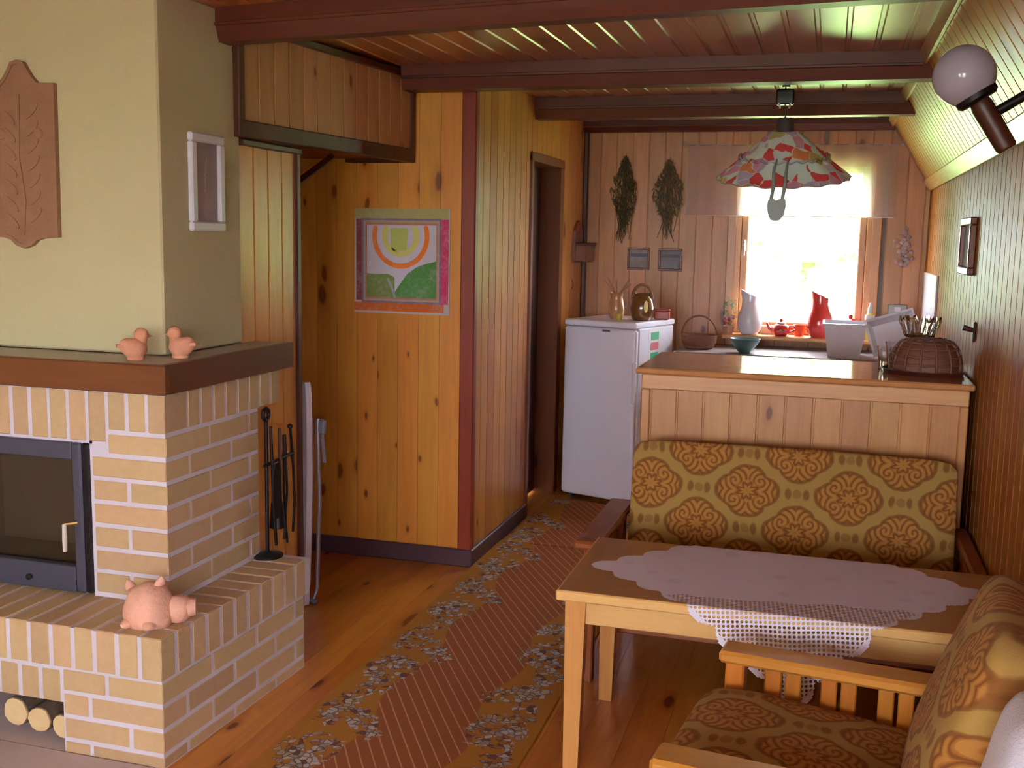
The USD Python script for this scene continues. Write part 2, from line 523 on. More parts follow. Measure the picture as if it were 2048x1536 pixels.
def floral():
    g = G()
    p = g.pos()
    w = g.n('noise_texture', 'color', vector=p, scale=14.0, detail=2.0)
    pv = g.n('vector_math', 'vector', math_type='multiply_add', vector1=w, vector2=(0.05, 0.05, 0.05), vector3=p)
    vo = g.n('voronoi_texture', vector=pv, scale=17.0)
    r, gg, b = g.xyz(vo + '.color')
    c = g.n('rgb_ramp', 'color', fac=r, interpolate=False, ramp=[(0.0, (0.60, 0.61, 0.74)), (0.32, (0.66, 0.07, 0.10)), (0.48, (0.60, 0.24, 0.45)), (0.61, (0.60, 0.61, 0.74)), (0.75, (0.46, 0.33, 0.58)), (0.91, (0.46, 0.35, 0.16)), (0.95, (0.66, 0.20, 0.11))])
    edge = g.n('voronoi_texture', 'distance', vector=pv, scale=17.0, feature='distance_to_edge')
    c = g.mix(g.step(edge, 0.01, 0.06, 0.7, 0.0), c, (0.66, 0.62, 0.66))
    d = g.n('diffuse_bsdf', 'BSDF', color=c)
    t = g.n('translucent_bsdf', 'BSDF', color=c)
    return g.done('floral_fabric', g.n('mix_closure', 'closure', fac=0.35, closure1=d, closure2=t))


FLORAL = floral()


def upholstery(name, u_axis, v_axis, u0=0.0, v0=0.0, PU=0.36, PV=0.27):
    """ochre velour with staggered brown medallions full of scrolls and little three-bud sprigs between"""
    g = G()
    p = g.n('texture_coordinate', 'object')
    ax = dict(zip('xyz', g.xyz(p)))

    def axis(a):
        if isinstance(a, str):
            return ax[a]
        e = [g.m('multiply', ax[k], w) for k, w in a]
        return g.m('add', e[0], e[1])
    wob = g.noise(p, 22.0, 1.0)
    wob2 = g.noise(g.n('vector_math', 'vector', math_type='add', vector1=p, vector2=(3.1, 7.7, 1.3)), 22.0, 1.0)
    u = g.m('add', g.m('subtract', axis(u_axis), u0), g.m('multiply_add', wob, 0.014, -0.007))
    v = g.m('add', g.m('subtract', axis(v_axis), v0), g.m('multiply_add', wob2, 0.014, -0.007))

    def cell(ou, ov, pu=PU, pv=PV):
        a = g.m('subtract', g.m('fraction', g.m('add', g.m('divide', u, pu), 20.5 + ou)), 0.5)
        b = g.m('subtract', g.m('fraction', g.m('add', g.m('divide', v, pv), 20.5 + ov)), 0.5)
        return g.m('multiply', a, pu), g.m('multiply', b, pv)

    def medallion(a, b):
        x, y = g.m('divide', a, 0.117), g.m('divide', b, 0.093)
        ang = g.m('arctan2', y, x)
        r = g.m('sqrt', g.m('add', g.m('multiply', x, x), g.m('multiply', y, y)))
        lobe = g.m('multiply_add', g.m('absolute', g.m('cosine', g.m('multiply', ang, 2.0))), 0.20, 0.82)
        return g.m('divide', r, lobe), ang, r
    a1, b1 = cell(0, 0); a2, b2 = cell(0.5, 0.5)
    d1, an1, r1 = medallion(a1, b1); d2, an2, r2_ = medallion(a2, b2)
    d = g.m('minimum', d1, d2)
    near1 = g.m('less_than', d1, d2)
    ang = g.n('mix_float', 'result', fac=near1, a=an2, b=an1)
    # scrolls: spirals repeated four times round the medallion plus rings
    a = g.n('mix_float', 'result', fac=near1, a=a2, b=a1)
    b = g.n('mix_float', 'result', fac=near1, a=b2, b=b1)
    aa, bb = g.m('absolute', a), g.m('absolute', b)
    sx, sy = g.m('subtract', aa, 0.048), g.m('subtract', bb, 0.034)
    sr = g.m('sqrt', g.m('add', g.m('multiply', sx, sx), g.m('multiply', sy, sy)))
    sa = g.m('arctan2', sy, sx)
    spiral = g.m('sine', g.m('add', g.m('multiply', sr, 330.0), g.m('multiply', sa, 1.0)))
    flower = g.m('sine', g.m('add', g.m('multiply', d, 17.0), g.m('multiply', g.m('cosine', g.m('multiply', ang, 8.0)), 1.1)))
    inner = g.step(d, 0.36, 0.46)
    scroll = g.n('mix_float', 'result', fac=inner, a=flower, b=spiral)
    med = g.step(d, 0.94, 1.0, 1.0, 0.0)
    rim = g.m('multiply', g.step(d, 0.86, 0.92), g.step(d, 0.99, 1.05, 1.0, 0.0))
    BG, BR, DK, OR = (0.43, 0.275, 0.072), (0.37, 0.145, 0.024), (0.20, 0.076, 0.016), (0.49, 0.235, 0.05)
    fill = g.mix(g.step(scroll, -0.2, 0.5), g.mix(g.step(scroll, -1.0, -0.55), DK, BR), OR)
    c = g.mix(med, BG, fill)
    c = g.mix(g.m('multiply', rim, 0.8), c, DK)

    def sprig(ou, ov):
        s, t = cell(ou, ov)
        s_ = g.m('subtract', g.m('absolute', s), 0.031)
        l1 = g.m('sqrt', g.m('add', g.m('multiply', s_, s_), g.m('multiply', g.m('multiply', t, t), 0.35)))
        l2 = g.m('sqrt', g.m('add', g.m('multiply', s, s), g.m('multiply', t, t)))
        return g.m('maximum', g.step(l1, 0.008, 0.015, 1.0, 0.0), g.m('multiply', g.step(l2, 0.013, 0.019, 1.0, 0.0), 0.6))
    sp = g.m('maximum', sprig(0.5, 0.0), sprig(0.0, 0.5))
    c = g.mix(g.m('multiply', sp, 0.8), c, (0.20, 0.075, 0.015))
    fib = g.noise(p, 420.0, 2.0)
    c = g.mix(g.m('multiply', fib, 0.3), c, (0.22, 0.10, 0.03))
    bp = g.n('bump', 'normal', height=g.noise(p, 300.0, 2.0), strength=0.5, distance=0.002)
    return g.done(name, g.n('principled_bsdf', 'BSDF', base_color=c, roughness=0.9, specular_ior_level=0.25, sheen_weight=0.08, sheen_roughness=0.5, sheen_tint=(0.8, 0.55, 0.3), normal=bp))


def rug_mat(name, x0, x1, y0, period=0.65, left=-1.44, right=-0.935):
    g = G()
    p = g.pos()
    x, y, z = g.xyz(p)
    wob = g.n('noise_texture', 'color', vector=p, scale=28.0, detail=2.0)
    pw = g.n('vector_math', 'vector', math_type='multiply_add', vector1=wob, vector2=(0.03, 0.03, 0.0), vector3=p)
    xw, yw, _ = g.xyz(pw)
    BOR, FLD = (0.45, 0.20, 0.034), (0.36, 0.12, 0.042)
    rag = g.m('multiply_add', g.noise(p, 60.0, 3.0, 0.7), 2.2, -1.1)
    # border / field edge winding with the flowers
    ph = g.m('multiply', g.m('subtract', y, y0), 2 * math.pi / period)
    wave = g.m('multiply', g.m('sine', ph), 0.028)
    le = g.m('add', wave, left + 0.085)
    re = g.m('add', wave, right - 0.075)
    field = g.m('multiply', g.step(g.m('subtract', x, le), -0.006, 0.006), g.step(g.m('subtract', re, x), -0.006, 0.006))
    # fine diagonal lines in the field
    q = g.m('add', g.m('multiply', x, 0.85), g.m('multiply', y, 0.53))
    ln = g.m('absolute', g.m('subtract', g.m('fraction', g.m('divide', q, 0.037)), 0.5))
    line = g.step(ln, 0.03, 0.09, 1.0, 0.0)
    fcol = g.mix(g.m('multiply', line, 0.9), FLD, (0.62, 0.33, 0.19))
    c = g.mix(field, BOR, fcol)

    def blob(cx, oy, rx, ry, slant=0.0):
        fy = g.m('multiply', g.m('subtract', g.m('fraction', g.m('divide', g.m('subtract', yw, y0 + oy - period / 2 * 1.0 - 50 * period), period)), 0.5), period)
        dx = g.m('subtract', g.m('subtract', xw, cx + 0.015), g.m('multiply', fy, slant))
        e = g.m('add', g.m('power', g.m('divide', dx, rx), 2.0), g.m('power', g.m('divide', fy, ry), 2.0))
        return g.step(g.m('add', e, rag), 0.8, 0.95, 1.0, 0.0)
    bl = [blob(left, 0.0, 0.10, 0.125), blob(left + 0.085, 0.22, 0.065, 0.11, -0.6), blob(left - 0.03, 0.30, 0.06, 0.14), blob(left + 0.01, -0.15, 0.06, 0.09),
          blob(right, 0.30, 0.10, 0.125), blob(right - 0.01, 0.58, 0.10, 0.095, 0.7), blob(right + 0.05, 0.44, 0.055, 0.09), blob(right + 0.055, 0.12, 0.055, 0.12)]
    m = bl[0]
    for b_ in bl[1:]:
        m = g.m('maximum', m, b_)
    vo = g.n('voronoi_texture', vector=pw, scale=46.0)
    ed = g.n('voronoi_texture', 'distance', vector=pw, scale=46.0, feature='distance_to_edge')
    r, gg, b_ = g.xyz(vo + '.color')
    pet = g.n('rgb_ramp', 'color', fac=r, interpolate=False, ramp=[(0.0, (0.52, 0.47, 0.43)), (0.30, (0.36, 0.30, 0.26)), (0.50, (0.40, 0.33, 0.20)), (0.64, (0.17, 0.085, 0.07)), (0.76, (0.38, 0.17, 0.05)), (0.88, (0.50, 0.47, 0.44))])
    pet = g.mix(g.step(ed, 0.02, 0.13, 0.85, 0.0), pet, (0.12, 0.055, 0.04))
    m = g.m('multiply', m, g.m('less_than', gg, 0.72))
    c = g.mix(m, c, pet)
    fib = g.noise(p, 500.0, 2.0)
    c = g.mix(g.m('multiply', fib, 0.35), c, g.mix(0.5, c, (0.10, 0.04, 0.02)))
    bp = g.n('bump', 'normal', height=fib, strength=0.6, distance=0.002)
    return g.done(name, g.n('principled_bsdf', 'BSDF', base_color=c, roughness=1.0, specular_ior_level=0.05, normal=bp))


def lace_mat():
    """crochet lace: uv in metres from the cloth's centre; open net outside a denser middle"""
    g = G()
    uv = g.n('uvmap', 'UV', attribute='st')
    u, v, _ = g.xyz(uv)
    P = 0.0125
    a = g.m('divide', g.m('add', u, v), P * 1.414)
    b = g.m('divide', g.m('subtract', u, v), P * 1.414)
    fa = g.m('absolute', g.m('subtract', g.m('fraction', g.m('add', a, 100.0)), 0.5))
    fb = g.m('absolute', g.m('subtract', g.m('fraction', g.m('add', b, 100.0)), 0.5))
    hole = g.m('less_than', g.m('add', g.m('power', fa, 2.0), g.m('power', fb, 2.0)), 0.115)
    au, av = g.m('absolute', u), g.m('absolute', v)
    mx = g.m('maximum', au, av)
    # dense middle with sprigs, dense rim
    nz = g.noise(uv, 9.0, 1.0)
    dg = g.m('multiply', g.m('add', u, v), 0.7071)
    dense_mid = g.m('multiply', 1.0, g.step(g.m('add', dg, g.m('multiply_add', nz, 0.10, -0.05)), -0.225, -0.215))
    rim = g.step(mx, 0.405, 0.408)
    vo = g.n('voronoi_texture', 'distance', vector=uv, scale=13.0, randomness=0.35)
    sprig = g.m('multiply', g.step(vo, 0.28, 0.34, 1.0, 0.0), g.m('greater_than', mx, 0.2))
    solid = g.m('maximum', g.m('maximum', dense_mid, rim), g.m('multiply', sprig, 0.0))
    open_ = g.m('multiply', hole, g.m('subtract', 1.0, solid))
    fl = g.n('voronoi_texture', 'distance', vector=uv, scale=9.0, randomness=0.5)
    motif = g.m('multiply', g.step(fl, 0.12, 0.30, 1.0, 0.0), dense_mid)
    weave = g.m('multiply', g.m('sine', g.m('multiply', a, 6.283)), g.m('sine', g.m('multiply', b, 6.283)))
    c = g.mix(g.m('multiply', motif, 0.35), (0.80, 0.79, 0.90), (0.62, 0.55, 0.58))
    c = g.mix(g.m('multiply_add', weave, 0.10, 0.10), c, (0.52, 0.45, 0.46))
    d = g.n('principled_bsdf', 'BSDF', base_color=c, roughness=0.9, specular_ior_level=0.2)
    return g.done('crochet_lace', g.n('mix_closure', 'closure', fac=open_, closure1=d, closure2=g.n('transparent_bsdf', 'BSDF', color=(1, 1, 1))))


LACE = lace_mat()

# ------------------------------------------------------------------ room measures
XR = 0.549              # right wall
ZS = 1.885              # where the slope starts on the right wall
XC, ZC = 0.290, 2.30    # where it meets the ceiling
YB = 6.92               # kitchen wall
XP, YP = -1.57, 4.663   # partition corner
XA = -2.026             # alcove side wall boards
YR = -2.3               # rear wall, behind the camera
XL = -3.35              # far left wall, out of view
E1 = np.array([XC - XR, 0, ZC - ZS]); SL = np.linalg.norm(E1); E1 /= SL   # up the slope
NS = np.array([-E1[2], 0, E1[0]]) if E1[0] > 0 else np.array([-E1[2], 0, E1[0]])  # into the room
X, Y, Z = np.eye(3)
BW = 0.1045

# floor -------------------------------------------------------------
fl = struct('floor')
part(fl, 'subfloor', box(XL - .1, XR + .1, YR - .1, YB + .1, -0.16, -0.022), ROOF)
w = 0.122
k = 0
x = XL
while x < XR:
    x1 = min(x + w, XR)
    ya = YR
    cuts = [YR, 1.1 + 0.9 * ((k * 37) % 10) / 10, YB]
    for a, b in zip(cuts[:-1], cuts[1:]):
        part(fl, 'plank', box(x + .0004, x1 - .0004, a + .0005, b - .0005, -0.022, 0.0), W_FLOOR)
    x = x1; k += 1

# ceiling -----------------------------------------------------------
ce = struct('ceiling')
part(ce, 'backing', box(XL - .1, XC + .06, YR - .1, YB + .1, ZC + .0145, ZC + .16), ROOF)
x = 0.010 + 2 * BW
while x > XL:
    part(ce, 'plank', plank((x, YR, ZC), X, Y, -Z, BW, YB - YR, groove=0.012, ch=0.005), W_CEIL)
    x -= BW

# slope -------------------------------------------------------------
sl = struct('wall_slope')
SO = np.array([XR, 0, ZS])
bk = box(0, SL + .12, YR - .1, YB + .1, 0.0145, 0.12)
part(sl, 'backing', frame_to(move(bk, (-.06, 0, 0)), SO, E1, Y, -NS), ROOF)
y = YR
while y < YB:
    part(sl, 'plank', plank(SO + Y * y, Y, E1, NS, min(BW, YB - y), SL + .02, groove=.006, ch=.0035), W_SLOPE)
    y += BW
# pale batten at the foot of the slope and along its head
t1 = struct('trim_1')
part(t1, 'batten', frame_to(box(-0.005, 0.072, YR, YB, 0.0, 0.016, 0.004), SO, E1, Y, NS), W_PALETRIM)
t2 = struct('trim_2')
part(t2, 'batten', frame_to(box(SL - 0.055, SL - .002, YR, YB, 0.0, 0.016, 0.004), SO, E1, Y, NS), W_PALETRIM)

# right wall ----------------------------------------------------------
wr = struct('wall_right')
SY0, SY1, SZ0, SZ1 = -1.70, -0.15, 0.90, 1.80    # side window, behind the camera
part(wr, 'backing', join(box(XR + .0145, XR + .15, YR - .1, SY0, -.16, ZS + .06), box(XR + .0145, XR + .15, SY1, YB + .1, -.16, ZS + .06),
                         box(XR + .0145, XR + .15, SY0, SY1, -.16, SZ0), box(XR + .0145, XR + .15, SY0, SY1, SZ1, ZS + .06)), ROOF)
y = YR
while y < YB:
    inwin = SY0 - .05 < y < SY1 - .05
    for za, zb_ in (((0, SZ0), (SZ1, ZS + .005)) if inwin else ((0, ZS + .005),)):
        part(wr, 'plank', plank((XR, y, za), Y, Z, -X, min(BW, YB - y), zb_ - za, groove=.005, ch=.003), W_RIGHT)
    y += BW
wn4 = struct('window_4')
part(wn4, 'window_frame', join(*[box(XR + .02, XR + .08, q - .03, q + .03, SZ0, SZ1, .004) for q in (SY0 + .03, (SY0 + SY1) / 2, SY1 - .03)] + [box(XR + .02, XR + .08, SY0, SY1, q - .03, q + .03, .004) for q in (SZ0 + .03, SZ1 - .03)]), W_WIN)

# kitchen wall with the window ---------------------------------------------
WX0, WX1, WZ0, WZ1 = -0.59, 0.24, 0.985, 2.06
wb = struct('wall_back')
part(wb, 'backing', join(box(XP - .1, WX0, YB + .0145, YB + .18, -.16, ZC + .1), box(WX1, XR + .1, YB + .0145, YB + .18, -.16, ZC + .1),
                         box(WX0, WX1, YB + .0145, YB + .18, -.16, WZ0), box(WX0, WX1, YB + .0145, YB + .18, WZ1, ZC + .1)), ROOF)


def slope_cut(top):
    lim = ZS + (XR - top[:, 0]) * (ZC - ZS) / (XR - XC) - .001
    top[:, 2] = np.minimum(top[:, 2], np.maximum(lim, 1.0))
    return top


x = XP
while x < XR:
    x1 = min(x + BW, XR)
    spans = [(0, ZC)]
    if x1 > WX0 + .01 and x < WX1 - .01:
        if x < WX0 - .02 or x1 > WX1 + .02:
            pass
        spans = [(0, WZ0), (WZ1, ZC)]
    for a, b in spans:
        part(wb, 'plank', plank((x, YB, a), X, Z, -Y, x1 - x, b - a, cut=slope_cut if x1 > XC else None), W_BACK)
    x = x1

wi = struct('window_1')
y0, y1 = YB - 0.012, YB + 0.12
# casing, fixed frame, sash, sill
part(wi, 'casing', join(box(WX0 - .045, WX0 + .01, YB - .022, YB - .001, WZ0, WZ1 + .05, .004), box(WX1 - .01, WX1 + .045, YB - .022, YB - .001, WZ0, WZ1 + .05, .004),
                        box(WX0 - .045, WX1 + .045, YB - .024, YB - .001, WZ1 - .01, WZ1 + .05, .004)), W_WIN)
part(wi, 'window_frame', join(box(WX0, WX0 + .04, YB - .01, YB + .14, WZ0, WZ1, .004), box(WX1 - .04, WX1, YB - .01, YB + .14, WZ0, WZ1, .004),
                              box(WX0 + .04, WX1 - .04, YB - .008, YB + .14, WZ1 - .04, WZ1, .004), box(WX0 + .04, WX1 - .04, YB - .008, YB + .14, WZ0, WZ0 + .03, .004)), W_WIN)
part(wi, 'sash', join(box(WX0 + .04, WX0 + .082, YB + .005, YB + .06, WZ0 + .03, WZ1 - .04, .005), box(WX1 - .082, WX1 - .04, YB + .005, YB + .06, WZ0 + .03, WZ1 - .04, .005),
                      box(WX0 + .082, WX1 - .082, YB + .006, YB + .06, WZ1 - .082, WZ1 - .04, .005), box(WX0 + .082, WX1 - .082, YB + .006, YB + .06, WZ0 + .03, WZ0 + .072, .005)), W_WIN)
part(wi, 'pane', box(WX0 + .08, WX1 - .08, YB + .03, YB + .034, WZ0 + .07, WZ1 - .08), PANE)
part(wi, 'handle', join(box(WX0 + .052, WX0 + .072, YB - .006, YB + .006, 1.50, 1.57, .003), tube([(WX0 + .062, YB - .004, 1.555), (WX0 + .062, YB - .035, 1.555), (WX0 + .062, YB - .038, 1.47)], .008)), WHITE_P)
ws = struct('trim_3')
part(ws, 'window_sill', box(-0.63, 0.29, 6.735, YB + .02, 0.955, 0.982, .006), W_CTRX)

# partition with the door (left wall of the kitchen) ----------------------------
DY0, DY1, DZ = 5.63, 6.27, 1.985
wl = struct('wall_left')
part(wl, 'backing', join(box(XP - .16, XP - .0145, YP + .02, DY0, 0, ZC + .1), box(XP - .16, XP - .0145, DY1, YB + .1, 0, ZC + .1), box(XP - .16, XP - .0145, DY0, DY1, DZ, ZC + .1)), ROOF)
y = YP + 0.03
while y < YB:
    yy = min(y + BW, YB)
    if y < DY0 < yy: yy = DY0
    if y < DY1 < yy: yy = DY1
    z0 = DZ if (y >= DY0 - 1e-6 and yy <= DY1 + 1e-6) else 0
    part(wl, 'plank', plank((XP, y, z0), Y, Z, X, yy - y, ZC - z0), W_SIDE)
    y = yy
d1 = struct('door_1')
part(d1, 'door_frame', join(box(XP - .16, XP + .012, DY0 - .03, DY0 + .012, 0, DZ + .02, .003), box(XP - .16, XP + .012, DY1 - .03, DY1 + .05, 0, DZ + .02, .003), box(XP - .16, XP + .014, DY0 - .03, DY1 + .05, DZ - .02, DZ + .03, .003)), W_DOOR)
part(d1, 'door_panel', box(XP - .15, XP - .115, DY0 + .012, DY1 - .03, 0.01, DZ - .02, .004), W_TRIM)
# wall between kitchen and the dark room behind, and its skirting
b1 = struct('baseboard_left')
part(b1, 'skirting', box(XP, XP + .018, YP - .016, DY0 - .03, 0, 0.085, .005), SKIRT)
t4 = struct('trim_4')
part(t4, 'corner_post', box(XP - .058, XP + .012, YP - .012, YP + .035, 0.0, ZC, .006), W_RED)
t5 = struct('trim_5')
part(t5, 'corner_batten', box(XP, XP + .03, YB - .04, YB - .001, 0.0, ZC, .006), W_TRIM)

# alcove ----------------------------------------------------------------
wa = struct('wall_alcove')
part(wa, 'backing', box(XL, XP - .05, YP + .0145, YP + .1, 0, ZC + .1), ROOF)
x = XP - .058
while x > -2.95:
    part(wa, 'plank', plank((x - BW, YP, 0), X, Z, -Y, BW, ZC, groove=.0012, ch=.0008), W_ALC)
    x -= BW
b2 = struct('baseboard_alcove')
part(b2, 'skirting', box(-2.95, XP + .018, YP - .018, YP, 0, 0.085, .005), SKIRT)
ws2 = struct('wall_alcove_side')
part(ws2, 'backing', box(XA - .12, XA - .0145, 3.42, 3.815, 0, 2.0), ROOF)
y = 3.400
for k in range(4):
    part(ws2, 'plank', plank((XA, y, 0), Y, Z, X, BW, 1.875, groove=.006), W_SIDE)
    y += BW
t6 = struct('trim_6')
part(t6, 'jamb_post', box(XA - .125, XA + .012, 3.815, 3.850, 0, 1.885, .005), W_TRIM)
part(t6, 'diagonal_brace', tube([(XA - .10, 3.87, 1.70), (XA - .05, 4.25, 1.885)], .016, 4), W_TRIM)
t7 = struct('trim_7')
part(t7, 'head_rail', box(XA - .01, XA + .020, 3.402, 3.850, 1.862, 1.885, .004), W_TRIM)
wf = struct('wall_alcove_far')
part(wf, 'alcove_lining', box(-2.98, -2.94, 3.3, YP, 0, ZC), W_SIDE)

# box cupboard under the ceiling, its boarded face running slightly askew to the chimney side
CA, CL, CZ0, CZ1 = np.array([-2.008, 3.365, 0]), 1.298, 1.893, 2.288
CR = lambda m: move(rot(m, -6.3), CA)
cb = thing('ceiling_cupboard', 'pine-boarded box cupboard with dark edging hung under the ceiling beside the chimney', 'cupboard', (-2.2, 3.9, CZ0))
part(cb, 'carcass', CR(box(-.75, -.016, .01, CL - .005, CZ0 + .035, CZ1 - .003)), W_TRIM)
part(cb, 'underside', CR(box(-.75, -.02, .01, CL - .002, CZ0 + .015, CZ0 + .034)), W_SOFA)
y = .035
nb = 13
bw = (CL - .06) / nb
for k in range(nb):
    part(cb, 'plank', CR(plank((0, y, CZ0 + .05), Y, Z, X, bw, CZ1 - CZ0 - .08, groove=.006)), W_CAB)
    y += bw
part(cb, 'edging', CR(box(-.03, .014, 0, CL, CZ0 - .005, CZ0 + .055, .004)), W_TRIM)
part(cb, 'edging', CR(box(-.03, .014, 0, CL, CZ1 - .030, CZ1 - .001, .004)), W_TRIM)
part(cb, 'edging', CR(box(-.04, .0145, -.001, .036, CZ0 + .05, CZ1 - .03, .004)), W_TRIM)
part(cb, 'edging', CR(box(-.03, .0145, CL - .028, CL, CZ0 + .05, CZ1 - .03, .004)), W_TRIM)
part(cb, 'edging', CR(box(-.7, -.03, CL - .03, CL, CZ0 - .005, CZ0 + .03, .004)), W_TRIM)

# beams ---------------------------------------------------------------------


def beam(n, y0, x0, bot, wdt, top=ZC, dy=0.0):
    t = struct(f'trim_{n}')
    h = top - bot
    def xr(z):
        return XC + (ZC - z) / (ZC - ZS) * (XR - XC) - .004
    # upper board upright, lower board set back towards the bottom
    pr = [(y0, top), (y0, bot + h * .5), (y0 + .004, bot + h * .5), (y0 + .022, bot), (y0 + wdt, bot), (y0 + wdt, top)]
    v0 = np.array([(x0, a, b) for a, b in pr]); v1 = np.array([(xr(b), a + dy, b) for a, b in pr])
    m = trimesh.convex.convex_hull(np.vstack([v0, v1]))
    part(t, 'beam', m, W_BEAM)
    lg = box(x0, xr(bot + h * .5) - .02, y0 - .008, y0 + .006, bot + h * .5 - .006, bot + h * .5 + .006, .002)
    lv_ = np.array(lg.vertices); lv_[:, 1] += dy * (lv_[:, 0] - x0) / (XC + .1 - x0); lg.vertices = lv_
    part(t, 'ledge', lg, W_BEAM)


beam(8, 3.255, -2.016, 2.190, .09, dy=-.27)
beam(9, 4.50, -1.862, 2.195, .12)
beam(10, 5.66, XP, 2.19, .11)
beam(11, 6.83, XP, 2.235, .09)
beam(12, 1.6, XL, 2.20, .10)
beam(13, 0.1, XL, 2.20, .10)

# rear of the room, behind the camera: two glazed openings --------------------
RW = [(-2.30, -1.40, 0.80, 2.02), (-0.90, 0.20, 0.80, 2.05)]
wq = struct('wall_rear')
cols = [XL - .1, RW[0][0], RW[0][1], RW[1][0], RW[1][1], XR + .1]
ms = [box(cols[0], cols[1], YR - .12, YR, -.1, ZC + .1), box(cols[2], cols[3], YR - .12, YR, -.1, ZC + .1), box(cols[4], cols[5], YR - .12, YR, -.1, ZC + .1)]
for a, b, c, d in RW:
    ms += [box(a, b, YR - .12, YR, -.1, c), box(a, b, YR - .12, YR, d, ZC + .1)]
part(wq, 'wall_panel', join(*ms), W_BACK)
for i, (a, b, c, d) in enumerate(RW):
    wn = struct(f'window_{i + 2}')
    mid = (a + b) / 2
    part(wn, 'window_frame', join(*[box(q - .03, q + .03, YR - .08, YR - .02, c, d, .004) for q in (a + .03, mid, b - .03)] + [box(a, b, YR - .08, YR - .02, q - .03, q + .03, .004) for q in (c + .03, d - .03)]), W_WIN)
wx = struct('wall_far_left')
part(wx, 'wall_panel', box(XL - .12, XL, YR - .1, 4.8, -.1, ZC + .1), PLASTER)

# chimney breast ---------------------------------------------------------------
CHX0, CHX1, CHY = -3.2, -2.018, 2.928
wc = struct('wall_chimney')
part(wc, 'plaster', join(box(CHX0, CHX1, CHY, 3.402, 1.165, ZC, .006), box(XL, CHX0, CHY + .1, 3.402, 0, ZC)), PLASTER, smooth=30)

# fireplace ------------------------------------------------------------------
FX0, FX1, FY = -3.16, -1.912, 2.765        # brick column
HX0, HX1, HY, HY1 = -3.34, -1.778, 2.525, 3.345   # hearth body
HT = 0.403
OX0, OX1, OZ0, OZ1 = -2.885, -2.187, HT + .008, 0.897
fp = thing('fireplace', 'yellow brick corner fireplace with glazed black stove door and raised brick hearth', 'fireplace', (-2.5, 2.9, 0))
J = 0.006
# mortar bodies, 6 mm behind the brick faces
mb = [box(FX0 + .006, OX0, FY + .0025, 3.28, HT, 1.07), box(OX1, FX1 - .002, FY + .0025, 3.318, HT, 1.07), box(OX0 - .01, OX1 + .01, FY + .0025, 3.28, OZ1 - .002, 1.07), box(OX0, OX1, 3.2, 3.28, HT, OZ1),
      box(-3.2, FX1 - .0028, 3.2, 3.42, .945, 1.068)]
part(fp, 'mortar', join(*mb), MORTAR)
NX0, NX1, NZ = -2.86, -2.125, 0.150   # log niche
hb = [box(NX1 + .002, HX1 - .002, HY + .0025, HY1 - .008, 0, .392), box(HX0 + .008, NX0, HY + .0025, HY1 - .008, 0, .392), box(NX0 - .01, NX1 + .01, HY + .0065, HY1 - .1, NZ + .006, .392), box(HX0, HX1 + .006, HY - .0095, 3.0, .272, .4005), box(-1.985, HX1 + .0052, HY + .02, HY1 + .025, .272, .3998), box(NX0, NX1, 3.0, HY1 - .1, 0, NZ + .01)]


def HR(m):
    # the hearth's right side runs a little out of square
    v = np.array(m.vertices)
    v[:, 0] += .036 * (v[:, 1] - HY) * np.clip((v[:, 0] + 2.1) / .25, 0, 1)
    m.vertices = v
    return m


def grid_box(m):
    for _ in range(3):
        m = m.subdivide()
    return HR(m)


part(fp, 'mortar', join(*[grid_box(q) for q in hb]), MORTAR)


def brick(x0, x1, y0, y1, z0, z1):
    j = lambda: rng.uniform(-.0012, .0012)
    part(fp, 'brick', box(x0 + J + j(), x1 - J + j(), y0 + j(), y1, z0 + J + j(), z1 - J + j(), .003), BRICK)


# column, front face: 7 courses each side of the stove, then a soldier row
for c in range(7):
    z0, z1 = HT + .010 + .075 * c, HT + .010 + .075 * (c + 1)
    for side in (1, -1):
        a, b = (OX1 + .004, FX1) if side > 0 else (FX0, OX0 - .004)
        if c == 6 and side > 0:
            parts = [(a + .055, a + .0551), (a + .058, b)]
        elif c % 2:
            parts = [(a, b)]
        else:
            mid = a + (b - a) * .5
            parts = [(a, mid), (mid, b)]
        for p0, p1 in parts:
            if p1 - p0 < .03: continue
            # corner bricks show their long or short face round the corner
            dep = (.24 if (c % 2 == 0) else .125) if (p1 > FX1 - .002) else .1
            x1b = p1 + J if p1 > FX1 - .002 else p1
            brick(p0, x1b, FY, FY + dep, z0, z1)
    # right face
    ys = ([FY + .24] if c % 2 == 0 else [FY + .125]) + []
    y = ys[0]
    while y < 3.32 - .02:
        y2 = min(y + .25, 3.325)
        part(fp, 'brick', box(FX1 - .1, FX1, y + J, y2 - J, z0 + J, z1 - J, .003), BRICK)
        y = y2
# bricks over the stove between opening and soldiers
z0, z1 = HT + .010 + .075 * 6, HT + .010 + .075 * 7
zs0, zs1 = .938, 1.068
x = FX1 + J
while x > FX0 - .02:
    over = OX0 - .02 < x - .0375 < OX1 + .052
    brick(max(x - .0715, FX0), x, FY, FY + .12, (OZ1 + .002) if over else zs0, zs1)
    x -= .0715
y = FY + .12
while y < 3.43:
    part(fp, 'brick', box(FX1 - .1, FX1, y + J, y + .075 - J, zs0 + J, zs1 - J, .003), BRICK)
    y += .0745
# hearth: rowlock course on top, front and right side, with a cut brick at the corner
RX = HX1 + .008
part(fp, 'brick', HR(box(RX - .073 + J, RX, HY - .012, HY + .060 - J, .268 + J, HT, .003)), BRICK)
x = RX - .0745
while x > HX0:
    brick(x - .0755, x, HY - .012, HY + .060 if x - .0755 > -2.0 else FY + .02, .268, HT + J)
    x -= .0762
y = HY + .0615
while y < HY1 - .01:
    part(fp, 'brick', HR(box(-1.993, RX, y + J, y + .0745 - J, .268 + J, HT + rng.uniform(-.001, .001), .003)), BRICK)
    y += .0755
